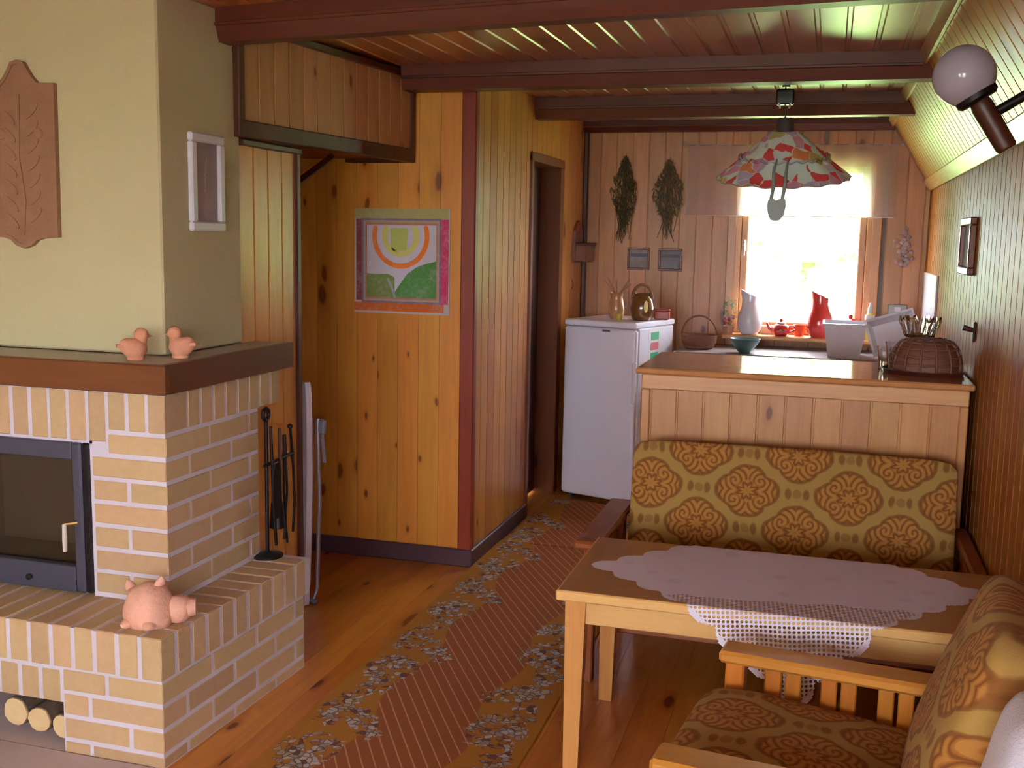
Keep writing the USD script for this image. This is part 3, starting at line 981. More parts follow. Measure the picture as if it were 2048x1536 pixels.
# right-hand part of the front's first rowlock returns round the corner
# body courses under it
for c in range(4):
    z1 = .268 - .075 * c
    z0 = max(z1 - .075, -0.004)
    o = .0625 if c % 2 else .125
    first = True
    x = HX1
    while x > NX1 + .02 if True else False:
        L = (.25 if (c % 2 == 0 and not first) or (c % 2 == 1) else .125) if not first else (.19 if c == 0 else (.25 if c % 2 else .11))
        a = max(x - L, NX1)
        if a - NX1 < .05: a = NX1
        dep = .12 if first and c % 2 else (.25 if first else .1)
        part(fp, 'brick', HR(box(a + J, x - (0 if first else J), HY + rng.uniform(-.001, .001), HY + dep - J, z0 + J, z1 - J, .003)), BRICK)
        if first: yy0 = HY + dep
        first = False
        x = a
    y = yy0
    while y < HY1 - .02:
        y2 = min(y + .25, HY1)
        part(fp, 'brick', HR(box(HX1 - .1, HX1, y + J, y2 - J, z0 + J, z1 - J, .003)), BRICK)
        y = y2
    # left of the niche
    if z0 < .268:
        part(fp, 'brick', box(HX0, HX0 + .22, HY, HY + .1, z0 + J, z1 - J, .003), BRICK)
        part(fp, 'brick', box(HX0 + .23, NX0, HY, HY + .1, z0 + J, z1 - J, .003), BRICK)
x = NX1 - .004
while x > NX0:
    brick(x - .0745, x, HY + .004, HY + .11, NZ, .262)
    x -= .0755
# niche floor
part(fp, 'niche_floor', box(NX0, NX1, HY, 3.0, 0, .004), SLAB)
# stove door
sd = part(fp, 'stove_door', join(box(OX0 + .06, OX1 - .06, FY - .012, FY + .03, OZ1 - .055, OZ1, .003), box(OX0 + .06, OX1 - .06, FY - .012, FY + .03, OZ0, OZ0 + .085, .003), box(OX0, OX0 + .06, FY - .012, FY + .03, OZ0, OZ1, .006), box(OX1 - .060, OX1 - .026, FY - .012, FY + .03, OZ0, OZ1, .006)), STEEL)
part(fp, 'stove_frame', join(box(OX1 - .026, OX1, FY - .006, FY + .05, OZ0, OZ1, .005), box(OX0, OX1, FY + .03, FY + .05, OZ0, OZ1 - .002)), BLACK) if False else part(fp, 'stove_frame', box(OX1 - .026, OX1, FY - .006, FY + .05, OZ0, OZ1, .005), BLACK)
part(fp, 'stove_pane', box(OX0 + .055, OX1 - .055, FY + .012, FY + .018, OZ0 + .08, OZ1 - .05), STOVE_PANE)
part(fp, 'stove_handle', join(tube([(OX1 - .045, FY - .012, .640), (OX1 - .075, FY - .035, .638)], .006)), BRASS, smooth=40)
part(fp, 'handle_grip', lathe([(0, -.045), (.007, -.044), (.008, 0), (.007, .044), (0, .045)], (OX1 - .075, FY - .036, .595), 12), CREAM, smooth=40)
part(fp, 'air_knob', lathe([(0, 0), (.009, 0), (.011, .01), (0, .013)], (0, 0, 0), 12).apply_transform(trimesh.transformations.rotation_matrix(math.pi / 2, (1, 0, 0))).apply_translation((-2.42, FY - .012, OZ0 + .035)), BLACK)
part(fp, 'firebox', join(box(OX0, OX1, 3.14, 3.2, HT, OZ1), box(OX0, OX0 + .02, FY + .03, 3.2, HT, OZ1), box(OX1 - .02, OX1, FY + .05, 3.2, HT, OZ1), box(OX0, OX1, FY + .03, 3.2, HT - .01, HT + .03), box(OX0, OX1, FY + .03, 3.2, OZ1 - .03, OZ1)), SOOT)

# mantel shelf ----------------------------------------------------------------
ms_ = thing('mantel_shelf', 'dark brown wooden mantel shelf wrapping round the brick chimney corner', 'shelf', (-2.5, 2.9, 1.07))
MZ0, MZ1, MX, MY = 1.073, 1.163, -1.868, 2.705
part(ms_, 'shelf_board', join(box(-3.2, MX - .02, MY + .02, CHY + .02, MZ0 + .01, MZ1 - .002), box(CHX1 - .02, MX - .02, CHY + .0202, 3.49, MZ0 + .01, MZ1 - .002)), plain('pale_shelf_top', (0.52, 0.50, 0.42), 0.5))
part(ms_, 'front_fascia', box(-3.2, MX, MY, MY + .025, MZ0, MZ1, .003), W_MANTEL)
part(ms_, 'side_fascia', box(MX - .025, MX, MY + .0252, 3.50, MZ0, MZ1, .001), W_MANTELY)

# slab in front of hearth --------------------------------------------------------
solo('hearth_slab', box(-3.3, -1.80, 2.15, 2.520, 0.0005, .006, .001), SLAB, 'beige stone slab on the floor in front of the log niche', 'floor slab')

# logs
for i, (x, z, r) in enumerate([(-2.16, .050, .038), (-2.255, .052, .042), (-2.352, .058, .047)]):
    a = np.linspace(0, 2 * np.pi, 15)[:-1]
    prof = Polygon([(r * (1 + rng.uniform(-.06, .06)) * math.cos(t), r * (1 + rng.uniform(-.06, .06)) * math.sin(t)) for t in a])
    lab = ['split round log in the brick niche, nearest the niche\'s right side', 'full round pale-ended log lying in the brick log niche', 'cut log at the left picture edge in the brick niche'][i]
    L = thing('firewood_log', lab, 'log', (x, 2.6, z - r), group='logs in the brick niche')
    z = z + .005
    m = frame_to(extrude(prof, .30), (x, 2.565 + .012 * i % .03, z + .004), X, -Z, Y)
    part(L, 'bark', m, BARK)
    part(L, 'cut_end', frame_to(extrude(prof.buffer(-.003), .006), (x, 2.561 + .012 * i % .03, z + .004), X, -Z, Y), CUTEND)

# terracotta animal on the hearth ---------------------------------------------------
pg = thing('terracotta_figurine', 'round terracotta animal figurine with snout sitting on the brick hearth corner', 'figurine', (-1.87, 2.61, HT))


def blob(c, s, seed, amp=.06, sub=4, flat=None):
    m = trimesh.creation.icosphere(sub, 1.0)
    v = np.array(m.vertices)
    n = meshkit.fbm(v * 2.5 + seed * 9.1, 3, seed)[:, None] - .5
    v = v * (1 + amp * 2 * n)
    v = v * np.array(s)
    if flat is not None:
        v[:, 2] = np.maximum(v[:, 2], flat)
    m.vertices = v + np.array(c)
    return m


body = join(blob((-1.878, 2.615, HT + .048), (.068, .075, .078), 3, .05, flat=-.048))
v = np.array(body.vertices)
k = np.clip((HT + .07 - v[:, 2]) / .07, 0, 1)
v[:, 0] = -1.878 + (v[:, 0] + 1.878) * (1 + .22 * k)
body.vertices = v
part(pg, 'body', body, TERRA_L, smooth=40)
part(pg, 'head', join(blob((-1.805, 2.655, HT + .04), (.042, .045, .042), 5, .04, 3, flat=-.04)), TERRA_L, smooth=40)
part(pg, 'snout', frame_to(lathe([(0, 0), (.026, 0), (.028, .012), (.026, .03), (.019, .033), (0, .031)], n=20), (-1.785, 2.66, HT + .045), np.array([0, 0, 1.]), np.array([-.5, .866, 0]), np.array([.866, .5, 0])), TERRA_P, smooth=40)
part(pg, 'ear', frame_to(lathe([(0, 0), (.016, .004), (.013, .02), (0, .034)], n=10), (-1.925, 2.60, HT + .105), np.array([0.8, 0, .6]), Y, np.array([-.5, 0, .8])), TERRA_L, smooth=40)
part(pg, 'ear', frame_to(lathe([(0, 0), (.016, .004), (.013, .02), (0, .034)], n=10), (-1.845, 2.62, HT + .118), X, Y, np.array([.3, 0, .95])), TERRA_L, smooth=40)
part(pg, 'paw', blob((-1.84, 2.56, HT + .017), (.018, .026, .014), 8, .03, 2), TERRA_L, smooth=40)
part(pg, 'paw', blob((-1.91, 2.555, HT + .017), (.018, .026, .014), 9, .03, 2), TERRA_L, smooth=40)


# terracotta birds on the mantel ------------------------------------------------------
def bird(loc, ang, label):
    t = thing('terracotta_bird', label, 'figurine', loc, group='terracotta birds on the mantel')
    L = np.array(loc)
    R = lambda m: move(rot(m, ang), L)
    b = blob((0, 0, .034), (.042, .033, .033), 11, .02, 3, flat=-.034)
    v = np.array(b.vertices); tl = np.clip((v[:, 0] - .01) / .03, 0, 1); v[:, 2] += tl * .012; v[:, 1] *= (1 - .45 * tl)
    b.vertices = v
    part(t, 'body', R(join(b, lathe([(0, 0), (.026, 0), (.026, .012), (.02, .02), (0, .02)], (-.006, 0, 0), 20))), TERRA, smooth=50)
    part(t, 'head', R(blob((-.024, 0, .077), (.022, .021, .021), 12, .02, 3)), TERRA, smooth=50)
    part(t, 'neck', R(tube([(-.02, 0, .045), (-.026, 0, .07)], [.020, .016], 14)), TERRA, smooth=50)
    part(t, 'beak', R(frame_to(lathe([(.007, 0), (0, .016)], n=10), (-.043, 0, .072), Z, Y, -X)), TERRA, smooth=40)
    part(t, 'tail', R(frame_to(extrude(Polygon([(0, -.014), (.020, -.011), (.023, .011), (0, .014)]), .009), (.03, 0, .040), X, Y, Z)), TERRA)


bird((-2.040, 2.800, MZ1), 232, 'terracotta bird on the mantel, facing the camera left of the chimney corner')
bird((-1.942, 2.910, MZ1), 8, 'terracotta bird on the mantel in profile, right of the chimney corner')

# clay plaque on the plaster ---------------------------------------------------------
cxp = -2.526
half = [(0.0, 2.0899), (0.0248, 2.0837), (0.0373, 2.062), (0.0538, 2.0382), (0.0745, 2.0175), (0.1387, 2.0154), (0.1346, 1.531), (0.0745, 1.5269), (0.0517, 1.5207), (0.031, 1.5031), (0.0, 1.4927)]
pl = [(cxp + a, z) for a, z in half] + [(cxp - a, z) for a, z in reversed(half[1:-1])]
pq = thing('clay_plaque', 'reddish clay relief plaque with pointed top on the cream chimney front', 'plaque', (cxp, CHY, 1.495))
P_ = Polygon(pl)
part(pq, 'slab', frame_to(extrude(P_, .014), (0, CHY, 0), X, Z, -Y), PLAQUE)
part(pq, 'raised_border', frame_to(extrude(P_.difference(P_.buffer(-.012)), .004), (0, CHY - .014, 0), X, Z, -Y), PLAQUE)
leafs = []
stem = LineString([(cxp, 1.54), (cxp + .01, 1.65), (cxp - .008, 1.78), (cxp, 1.98)]).buffer(.005)
for i in range(7):
    zc = 1.58 + i * .055
    for s in (-1, 1):
        e = affinity.rotate(affinity.scale(Point(0, 0).buffer(1), .035, .013), 40 * s)
        leafs.append(affinity.translate(e, cxp + s * .045, zc + (.02 if s > 0 else 0)))
part(pq, 'relief_stem', frame_to(extrude(unary_union([stem] + leafs).intersection(P_.buffer(-.014)), .003), (0, CHY - .014, 0), X, Z, -Y), PLAQUE)
for s in (-1, 1):
    part(pq, 'relief_flower', ball((cxp + s * .07, CHY - .014, 1.86), (.018, .007, .018), 2), PLAQUE, smooth=True)

# white frame on the chimney side -------------------------------------------------------
wf_ = thing('white_picture_frame', 'narrow white picture frame with grey mount on the chimney side', 'picture frame', (CHX1, 3.175, 1.56))
fy0, fy1, fz0, fz1 = 3.075, 3.274, 1.560, 1.879
xf = CHX1
for a, b, c, d in ((fy0, fy1, fz0, fz0 + .03), (fy0, fy1, fz1 - .03, fz1), (fy0, fy0 + .032, fz0 + .03, fz1 - .03), (fy1 - .032, fy1, fz0 + .03, fz1 - .03)):
    part(wf_, 'moulding', box(xf, xf + .02, a, b, c, d, .005), WHITE_F)
part(wf_, 'mount', box(xf + .001, xf + .006, fy0 + .03, fy1 - .03, fz0 + .028, fz1 - .028), GREYM)
part(wf_, 'glass', box(xf + .008, xf + .010, fy0 + .03, fy1 - .03, fz0 + .028, fz1 - .028), PIC_PANE)
part(wf_, 'dried_sprig', join(tube([(xf + .007, 3.178, 1.62), (xf + .007, 3.171, 1.72), (xf + .007, 3.178, 1.80)], .0015, 5), *[ball((xf + .0075, 3.174 + .012 * math.sin(i * 2.1), 1.66 + i * .017), (.001, .005, .004), 1) for i in range(9)]), DRYFLOWER)

# fireplace tools -------------------------------------------------------------------------
HX = -1.885
st = thing('fire_tool_stand', 'black iron fireplace tool stand with ring top on the hearth end', 'tool stand', (HX, 3.335, HT))
part(st, 'base', lathe([(0, 0), (.055, 0), (.055, .008), (.02, .016), (.007, .02), (0, .02)], (HX, 3.325, HT), 24), BLACK, smooth=40)
part(st, 'pole', tube([(HX, 3.325, HT + .01), (HX, 3.325, .90)], .007, 8), BLACK, smooth=True)
ring = np.array([(HX, 3.325 + .020 * math.cos(t), .922 + .022 * math.sin(t)) for t in np.linspace(0, 2 * math.pi, 17)])
part(st, 'ring', tube(ring, .007, 6, False), BLACK, smooth=True)
part(st, 'crossbar', tube([(HX + .012, 3.29, .742), (HX + .012, 3.40, .748), (HX + .012, 3.50, .752)], .006, 6), BLACK, smooth=True)
sh = thing('hearth_shovel', 'black iron hearth shovel hanging from the fire tool stand', 'shovel', (HX + .02, 3.335, .43))
part(sh, 'handle', tube([(HX + .022, 3.318, .88), (HX + .022, 3.335, .60), (HX + .022, 3.348, .44)], [.005, .006, .005], 6), BLACK, smooth=True)
bl = Polygon([(-.022, 0), (.022, 0), (.030, .06), (.026, .15), (.012, .20), (-.012, .20), (-.028, .15), (-.030, .06)])
part(sh, 'blade', frame_to(extrude(bl, .006), (HX + .03, 3.338, .545), Y, Z, X), BLACK)
br = thing('hearth_brush', 'dark hearth brush hanging beside the shovel at the fire tool stand', 'brush', (HX + .02, 3.36, .5))
part(br, 'handle', tube([(HX + .016, 3.395, .86), (HX + .016, 3.392, .60)], .006, 6), W_TRIM, smooth=True)
part(br, 'bristles', lathe([(.010, .12), (.022, .09), (.028, 0), (0, 0)], (HX + .016, 3.37, .50), 12), BLACK, smooth=40)
pk = thing('fire_poker', 'long thin iron poker leaning at the right of the tool stand', 'poker', (HX + .03, 3.5, HT))
part(pk, 'shaft', tube([(HX + .015, 3.475, .845), (HX + .012, 3.50, .70), (HX + .008, 3.515, .56), (HX + .008, 3.50, .45)], .005, 6), BLACK, smooth=True)
part(pk, 'handle_knob', ball((HX + .015, 3.473, .855), .010, 2), BLACK, smooth=True)
tg = thing('fire_tongs', 'slim iron fire tongs hanging between shovel and poker', 'tongs', (HX + .012, 3.43, .42))
part(tg, 'arm', tube([(HX + .010, 3.435, .83), (HX + .010, 3.43, .62), (HX + .010, 3.452, .42)], .0045, 6), BLACK, smooth=True)
part(tg, 'arm', tube([(HX + .010, 3.443, .83), (HX + .010, 3.455, .62), (HX + .010, 3.43, .44)], .0045, 6), BLACK, smooth=True)

# folded ironing board in the alcove ------------------------------------------------------------
ib = thing('ironing_board', 'folded grey ironing board standing on end beside the alcove post', 'ironing board', (-2.05, 3.95, 0))
pb = affinity.scale(Polygon([(-.045, .0), (.045, 0), (.050, .35), (.046, .62), (.030, .86), (.018, .935), (.010, .955), (-.010, .955), (-.018, .935), (-.030, .86), (-.046, .62), (-.05, .35)]), .72, 1.0, origin=(0, 0))
R_ = lambda m: move(rot(rot(m, 2.6, (0, 1, 0)), -26), (-2.066, 3.95, 0.0))
part(ib, 'board_cover', R_(frame_to(extrude(pb, .028), (0, 0, 0), X, Z, -Y)), CLOTH_G)
for s in (-1, 1):
    part(ib, 'leg', R_(tube([(.02 * s, .03, .80), (.028 * s, .045, .45), (.030 * s, .04, .06), (.03 * s, .02, .012)], .0095, 8)), GREY_MET, smooth=True)
part(ib, 'leg_foot', R_(tube([(-.05, .02, .012), (.05, .02, .012)], .011, 8)), RUBBER, smooth=True)
part(ib, 'iron_rest', R_(join(box(.02, .06, .03, .05, .74, .80, .005), tube([(.03, .04, .80), (.062, .04, .62)], .008, 6))), RUBBER)

# child's painting on the alcove wall ------------------------------------------------------------
PX0, PX1, PZ0, PZ1 = -2.160, -1.681, 1.192, 1.680
PYf = YP - .002
pt = thing('painting', 'childlike painting of an orange sun over green hills with coloured border strips', 'painting', ((PX0 + PX1) / 2, PYf, PZ0))


def sheet(poly, t0, t1):
    return frame_to(extrude(poly, t1 - t0), (0, PYf - t0, 0), X, Z, -Y)


def rect(u0, u1, v0, v1):
    W_, H_ = PX1 - PX0, PZ1 - PZ0
    return sbox(PX0 + u0 * W_, PZ0 + v0 * H_, PX0 + u1 * W_, PZ0 + v1 * H_)


def crayon(name, col):
    g = G()
    p = g.pos()
    nz = g.noise(p, 55.0, 4.0, 0.7)
    n2 = g.noise(p, 12.0, 2.0)
    c = g.mix(g.step(g.m('add', g.m('multiply', nz, .6), g.m('multiply', n2, .4)), .45, .72), col, tuple(.6 * a + .4 * b for a, b in zip(col, (.5, .45, .48))))
    return g.done(name, g.n('principled_bsdf', 'BSDF', base_color=c, roughness=0.85))


part(pt, 'backing_sheet', sheet(rect(0, 1, 0, 1), 0, .003), plain('warm_paper', (0.50, 0.43, 0.42), 0.8, var=.05))
part(pt, 'border_strip', sheet(rect(.0, .985, .905, 1.0), .003, .004), crayon('crayon_olive', (0.42, 0.37, 0.13)), label='olive strip along the top')
part(pt, 'border_strip', sheet(rect(.02, .10, .12, .90), .003, .004), crayon('crayon_maroon', (0.26, 0.05, 0.055)), label='maroon strip at the left')
part(pt, 'border_strip', sheet(rect(.905, .985, .10, .90), .003, .004), crayon('crayon_pink', (0.62, 0.045, 0.14)), label='pink strip at the right')
part(pt, 'border_strip', sheet(rect(.0, .94, .02, .10), .003, .004), crayon('crayon_orange', (0.62, 0.13, 0.012)), label='orange strip along the bottom')
fr_out, fr_in = rect(.08, .91, .10, .905), rect(.135, .86, .155, .845)
part(pt, 'frame_line', sheet(fr_out.difference(rect(.10, .892, .118, .888)), .003, .0055), crayon('crayon_violet', (0.22, 0.15, 0.26)))
part(pt, 'frame_line', sheet(rect(.10, .892, .118, .888).difference(rect(.118, .876, .136, .866)), .003, .0065), crayon('crayon_buff', (0.42, 0.33, 0.22)))
part(pt, 'frame_line', sheet(rect(.118, .876, .136, .866).difference(fr_in), .003, .005), crayon('crayon_rose', (0.50, 0.20, 0.13)))
part(pt, 'picture_paper', sheet(fr_in, .003, .0042), crayon('crayon_lilac', (0.60, 0.53, 0.62)))
u_ = lambda u, v: (PX0 + u * (PX1 - PX0), PZ0 + v * (PZ1 - PZ0))
wpic = PX1 - PX0


def arc(cu, cv, ru, rv, a0, a1, wdt):
    pts = [u_(cu + ru * math.cos(t), cv + rv * math.sin(t)) for t in np.linspace(math.radians(a0), math.radians(a1), 40)]
    return LineString(pts).buffer(wdt * wpic / 2)


part(pt, 'sun_ring', sheet(arc(.49, .74, .275, .285, 165, 376, .048).intersection(fr_in), .0042, .0052), crayon('crayon_bright_orange', (0.85, 0.20, 0.012)))
part(pt, 'sun_ray', sheet(arc(.49, .74, .165, .17, 155, 385, .055).intersection(fr_in), .0042, .0052), crayon('crayon_yellow', (0.66, 0.60, 0.14)))
part(pt, 'sun_disc', sheet(unary_union([Polygon([u_(.41, .62), u_(.54, .62), u_(.55, .80), u_(.40, .80)])]).buffer(.008), .0042, .0052), crayon('crayon_lime', (0.50, 0.52, 0.12)))
hill1 = Polygon([u_(.135, .155), u_(.42, .155), u_(.42, .34), u_(.36, .37), u_(.25, .365), u_(.135, .37)])
hill2 = Polygon([u_(.40, .155), u_(.86, .155), u_(.86, .50), u_(.76, .475), u_(.66, .44), u_(.57, .38), u_(.50, .29), u_(.45, .22)])
part(pt, 'hill', sheet(hill1.buffer(.004).intersection(fr_in), .0042, .0050), crayon('crayon_moss', (0.20, 0.28, 0.055)))
part(pt, 'hill', sheet(hill2.buffer(.004).intersection(fr_in), .0042, .0054), crayon('crayon_green', (0.09, 0.27, 0.055)))
part(pt, 'stroke', sheet(LineString([u_(.43, .16), u_(.41, .22), u_(.36, .33)]).buffer(.006), .0050, .0056), crayon('crayon_grey', (0.36, 0.33, 0.38)))

# rugs --------------------------------------------------------------------------------
RUG = rug_mat('runner_pattern', -1.555, -.80, 2.772)
solo('runner_rug', box(-1.555, -.800, YR + .5, 5.118, .0004, .009, .003), RUG, 'long terracotta runner rug with pale flower borders leading past the table', 'rug')
RUG2 = rug_mat('far_rug_pattern', -1.55, -.80, 5.28, 0.85, -1.46, -0.93)
solo('kitchen_rug', box(-1.535, -.830, 5.10, 6.02, .0098, .018, .003), RUG2, 'short terracotta flowered rug laid in front of the fridge', 'rug')

# fridge --------------------------------------------------------------------------------
FR = thing('fridge', 'small white fridge with stickers on its side standing by the kitchen door', 'fridge', (-1.25, 6.25, 0))
fo = np.array([-1.493, 6.150, 0]); fa = -17.6
FRm = lambda m: move(rot(m, fa), fo)
FW, FD, FH = .475, .50, 1.085
part(FR, 'body', FRm(box(.006, FW - .004, .052, FD, .03, FH - .035, .008)), WHITE)
part(FR, 'top_plate', FRm(box(.0, FW, .0, FD + .005, FH - .034, FH, .006)), WHITE)
part(FR, 'door', FRm(box(.0, FW, -.004, .046, .035, FH - .040, .014)), WHITE, smooth=50)
part(FR, 'door_seal', FRm(box(.01, FW - .01, .0465, .0515, .04, FH - .05)), RUBBER)
part(FR, 'badge', FRm(box(.26, .31, -.0065, -.0042, FH - .060, FH - .048, .001)), SILVER)
part(FR, 'door_handle', FRm(join(box(FW - .012, FW + .012, -.012, .01, .62, .86, .005))), WHITE_P)
for i, c in enumerate((STICK_G, STICK_R, STICK_G, STICK_R, STICK_G)):
    part(FR, 'sticker', FRm(box(FW - .0042, FW - .0022, .20, .30, FH - .065 - i * .06 - .045, FH - .065 - i * .06, .0005)), c)
part(FR, 'sticker', FRm(box(FW - .0044, FW - .0034, .17, .33, FH - .36, FH - .045, .0003)), STICK_W, label='white label sheet behind the coloured stickers')
for px in (.04, FW - .05):
    part(FR, 'foot', FRm(join(*[lathe([(0, 0), (.018, 0), (.018, .032), (0, .032)], (px, py, 0), 12) for py in (.07, FD - .06)])), BLACKPL)

# on the fridge
zt = FH
f2 = lambda x, y: tuple((rot(trimesh.Trimesh([[x, y, 0]] * 3, [[0, 1, 2]], process=False), fa).vertices[0] + fo)[:2])
vx, vy = f2(.205, .26)
v1 = thing('twig_vase', 'ochre glazed vase of dried twigs on the left of the fridge top', 'vase', (vx, vy, zt))
part(v1, 'vase_body', lathe([(0, 0), (.036, 0), (.047, .03), (.05, .06), (.042, .10), (.034, .13), (.044, .155), (.040, .155), (.03, .13), (.038, .1), (.044, .06), (0, .02)], (vx, vy, zt), 28), OCHRE_V, smooth=40)
for i in range(9):
    a = i * 2.4; s = .05 + .05 * rng.random()
    part(v1, 'twig', tube([(vx, vy, zt + .05), (vx + .3 * s * math.cos(a), vy + .3 * s * math.sin(a), zt + .16), (vx + s * math.cos(a), vy + s * math.sin(a) * .6, zt + .20 + .05 * rng.random())], [.003, .003, .002], 5), STRAW)
jx, jy = f2(.385, .24)
j1 = thing('amber_jug', 'dark amber glazed jug with arched handle on the right of the fridge top', 'jug', (jx, jy, zt))
part(j1, 'jug_body', lathe([(0, 0), (.05, 0), (.066, .03), (.072, .075), (.062, .12), (.045, .145), (.048, .16), (.044, .16), (.04, .145), (.0, .13)], (jx, jy, zt), 28), AMBER, smooth=40)
part(j1, 'jug_handle', tube([(jx + .06 * math.cos(t), jy, zt + .125 + .085 * math.sin(t)) for t in np.linspace(0, math.pi, 12)], .008, 8), STRAW, smooth=True)
part(j1, 'painted_leaf', frame_to(extrude(affinity.scale(Point(0, 0).buffer(1), .012, .035), .004), (jx + .035, jy - .066, zt + .085), X, Z, -Y), YELLOW)
yx, yy_ = f2(.285, .15)
solo('yellow_cup', lathe([(0, 0), (.016, 0), (.02, .035), (.017, .035), (.014, .004), (0, .004)], (yx, yy_, zt), 18), YELLOW, 'tiny yellow cup between vase and jug on the fridge', 'cup', smooth=40)
rx_, ry_ = f2(.44, .40)
solo('red_tin', join(box(rx_ - .045, rx_ + .045, ry_ - .03, ry_ + .03, zt, zt + .05, .006), box(rx_ - .047, rx_ + .047, ry_ - .032, ry_ + .032, zt + .05, zt + .062, .004)), RED_W, 'small red-brown box at the back right of the fridge top', 'box')

# kitchen wall: herbs, pictures, rack ------------------------------------------------------------


def herbs(cx, top, bot, w, mat, label):
    t = thing('dried_herb_bunch', label, 'dried herbs', (cx, YB - .05, bot), group='herb bunches on the kitchen wall')
    part(t, 'string_loop', tube([(cx, YB - .012, top + .03), (cx, YB - .03, top)], .002, 5), STRAW)
    r_ = random.Random(int(abs(cx) * 1000))
    ms = []
    H = top - bot
    for i in range(420):
        u = r_.random()
        prof = math.sin(math.pi * min(1, u * .92 + .04)) ** .9 * (0.55 + .45 * math.sin(math.pi * u))
        a = r_.uniform(-1, 1) * prof * w / 2
        z = top - u * H * .8
        d = r_.uniform(.015, .075)
        s = .010 + .012 * r_.random()
        m = trimesh.Trimesh([(-s * .35, 0, 0), (0, 0, -s * 1.6), (s * .35, 0, 0), (0, s * .3, s * .8)], [(0, 1, 2), (0, 2, 3), (0, 3, 1), (1, 3, 2)], process=False)
        m = rot(m, r_.uniform(-60, 60), (0, 1, 0)); m = rot(m, r_.uniform(0, 180))
        ms.append(move(m, (cx + a, YB - d, z)))
    part(t, 'leaves', join(*ms), mat, kind='stuff')
    part(t, 'stems', join(*[tube([(cx, YB - .04, top), (cx + r_.uniform(-.4, .4) * w, YB - .04, top - .5 * H), (cx + r_.uniform(-.35, .35) * w, YB - .03, bot + r_.uniform(0, .08))], .0022, 4) for i in range(14)]), mat)


herbs(-1.295, 2.075, 1.53, .175, HERB, 'left bunch of dark dried herbs hanging on the kitchen wall')
herbs(-1.012, 2.055, 1.545, .20, HERB2, 'right bunch of looser grey-green dried herbs hanging nearer the window')


def wallpic(x0, x1, z0, z1, mat, label):
    t = thing('small_framed_picture', label, 'picture', ((x0 + x1) / 2, YB, z0), group='small pictures under the herbs')
    w_ = .014
    for a, b, c, d in ((x0, x1, z0, z0 + w_), (x0, x1, z1 - w_, z1), (x0, x0 + w_, z0 + w_, z1 - w_), (x1 - w_, x1, z0 + w_, z1 - w_)):
        part(t, 'moulding', box(a, b, YB - .016, YB - .001, c, d, .003), W_DOOR)
    part(t, 'print', box(x0 + w_, x1 - w_, YB - .008, YB - .002, z0 + w_, z1 - w_), mat)
    part(t, 'print_detail', box(x0 + w_ + .006, x1 - w_ - .004, YB - .0092, YB - .008, z0 + .085, z0 + .106), plain('dark_print_band_%d' % int(-x0 * 1000), (.10, .11, .15), .5))


wallpic(-1.270, -1.124, 1.362, 1.506, PHOTO_A, 'small square framed picture left of its pair under the herbs')
wallpic(-1.068, -.914, 1.360, 1.503, PHOTO_B, 'small square framed picture with bluish band, right of its pair')
wr_ = thing('wall_hung_rack', 'brown carved wooden wall rack between the door and kitchen corner', 'rack', (XP, 6.72, 1.40))
part(wr_, 'back_board', frame_to(extrude(Polygon([(0, 0), (.20, 0), (.20, .20), (.16, .24), (.10, .265), (.04, .24), (0, .20)]), .018), (XP + .001, 6.63, 1.405), Y, Z, X), W_DOOR)
part(wr_, 'box_front', box(XP + .018, XP + .09, 6.62, 6.84, 1.41, 1.52, .006), W_DOOR)
part(wr_, 'shelf_lip', box(XP + .018, XP + .105, 6.61, 6.85, 1.515, 1.53, .004), W_TRIM)
part(wr_, 'key_hook', tube([(XP + .02, 6.55, 1.30), (XP + .03, 6.55, 1.27), (XP + .02, 6.55, 1.24)], .004, 6), BRASS)

# curtain valance -----------------------------------------------------------------------------------
n = 120
xs = np.linspace(-.898, .348, n)
yc = YB - .045 + .010 * np.sin(xs * 62) + .006 * np.sin(xs * 31 + 1)
zt_, zb_ = 2.152, 1.712
rows = []
for k_, z in enumerate(np.linspace(zt_, zb_, 8)):
    rows.append(np.stack([xs, YB - .045 + (yc - YB + .045) * (.4 + .6 * k_ / 7), np.full(n, z)], 1))
V = np.vstack(rows); Fq = []
for i in range(7):
    for j in range(n - 1):
        a = i * n + j
        Fq.append((a, a + n, a + n + 1, a + 1))
cu = thing('valance_curtain', 'short sheer white valance curtain across the top of the kitchen window', 'curtain', (-.27, YB - .04, zb_))
part(cu, 'voile', (V, np.array(Fq)), SHEER, smooth=True)
part(cu, 'hem', tube(rows[-1] + np.array([0, -.001, .004]), .0025, 5), WHITE_P)
part(cu, 'curtain_wire', tube([(-.92, YB - .045, zt_ - .004), (.37, YB - .045, zt_ - .004)], .003, 6), GREY_MET)
part(cu, 'wire_hook', tube([(-.92, YB - .001, zt_ - .004), (-.92, YB - .047, zt_ - .004)], .004, 6), GREY_MET)
part(cu, 'wire_hook', tube([(.37, YB - .001, zt_ - .004), (.37, YB - .047, zt_ - .004)], .004, 6), GREY_MET)

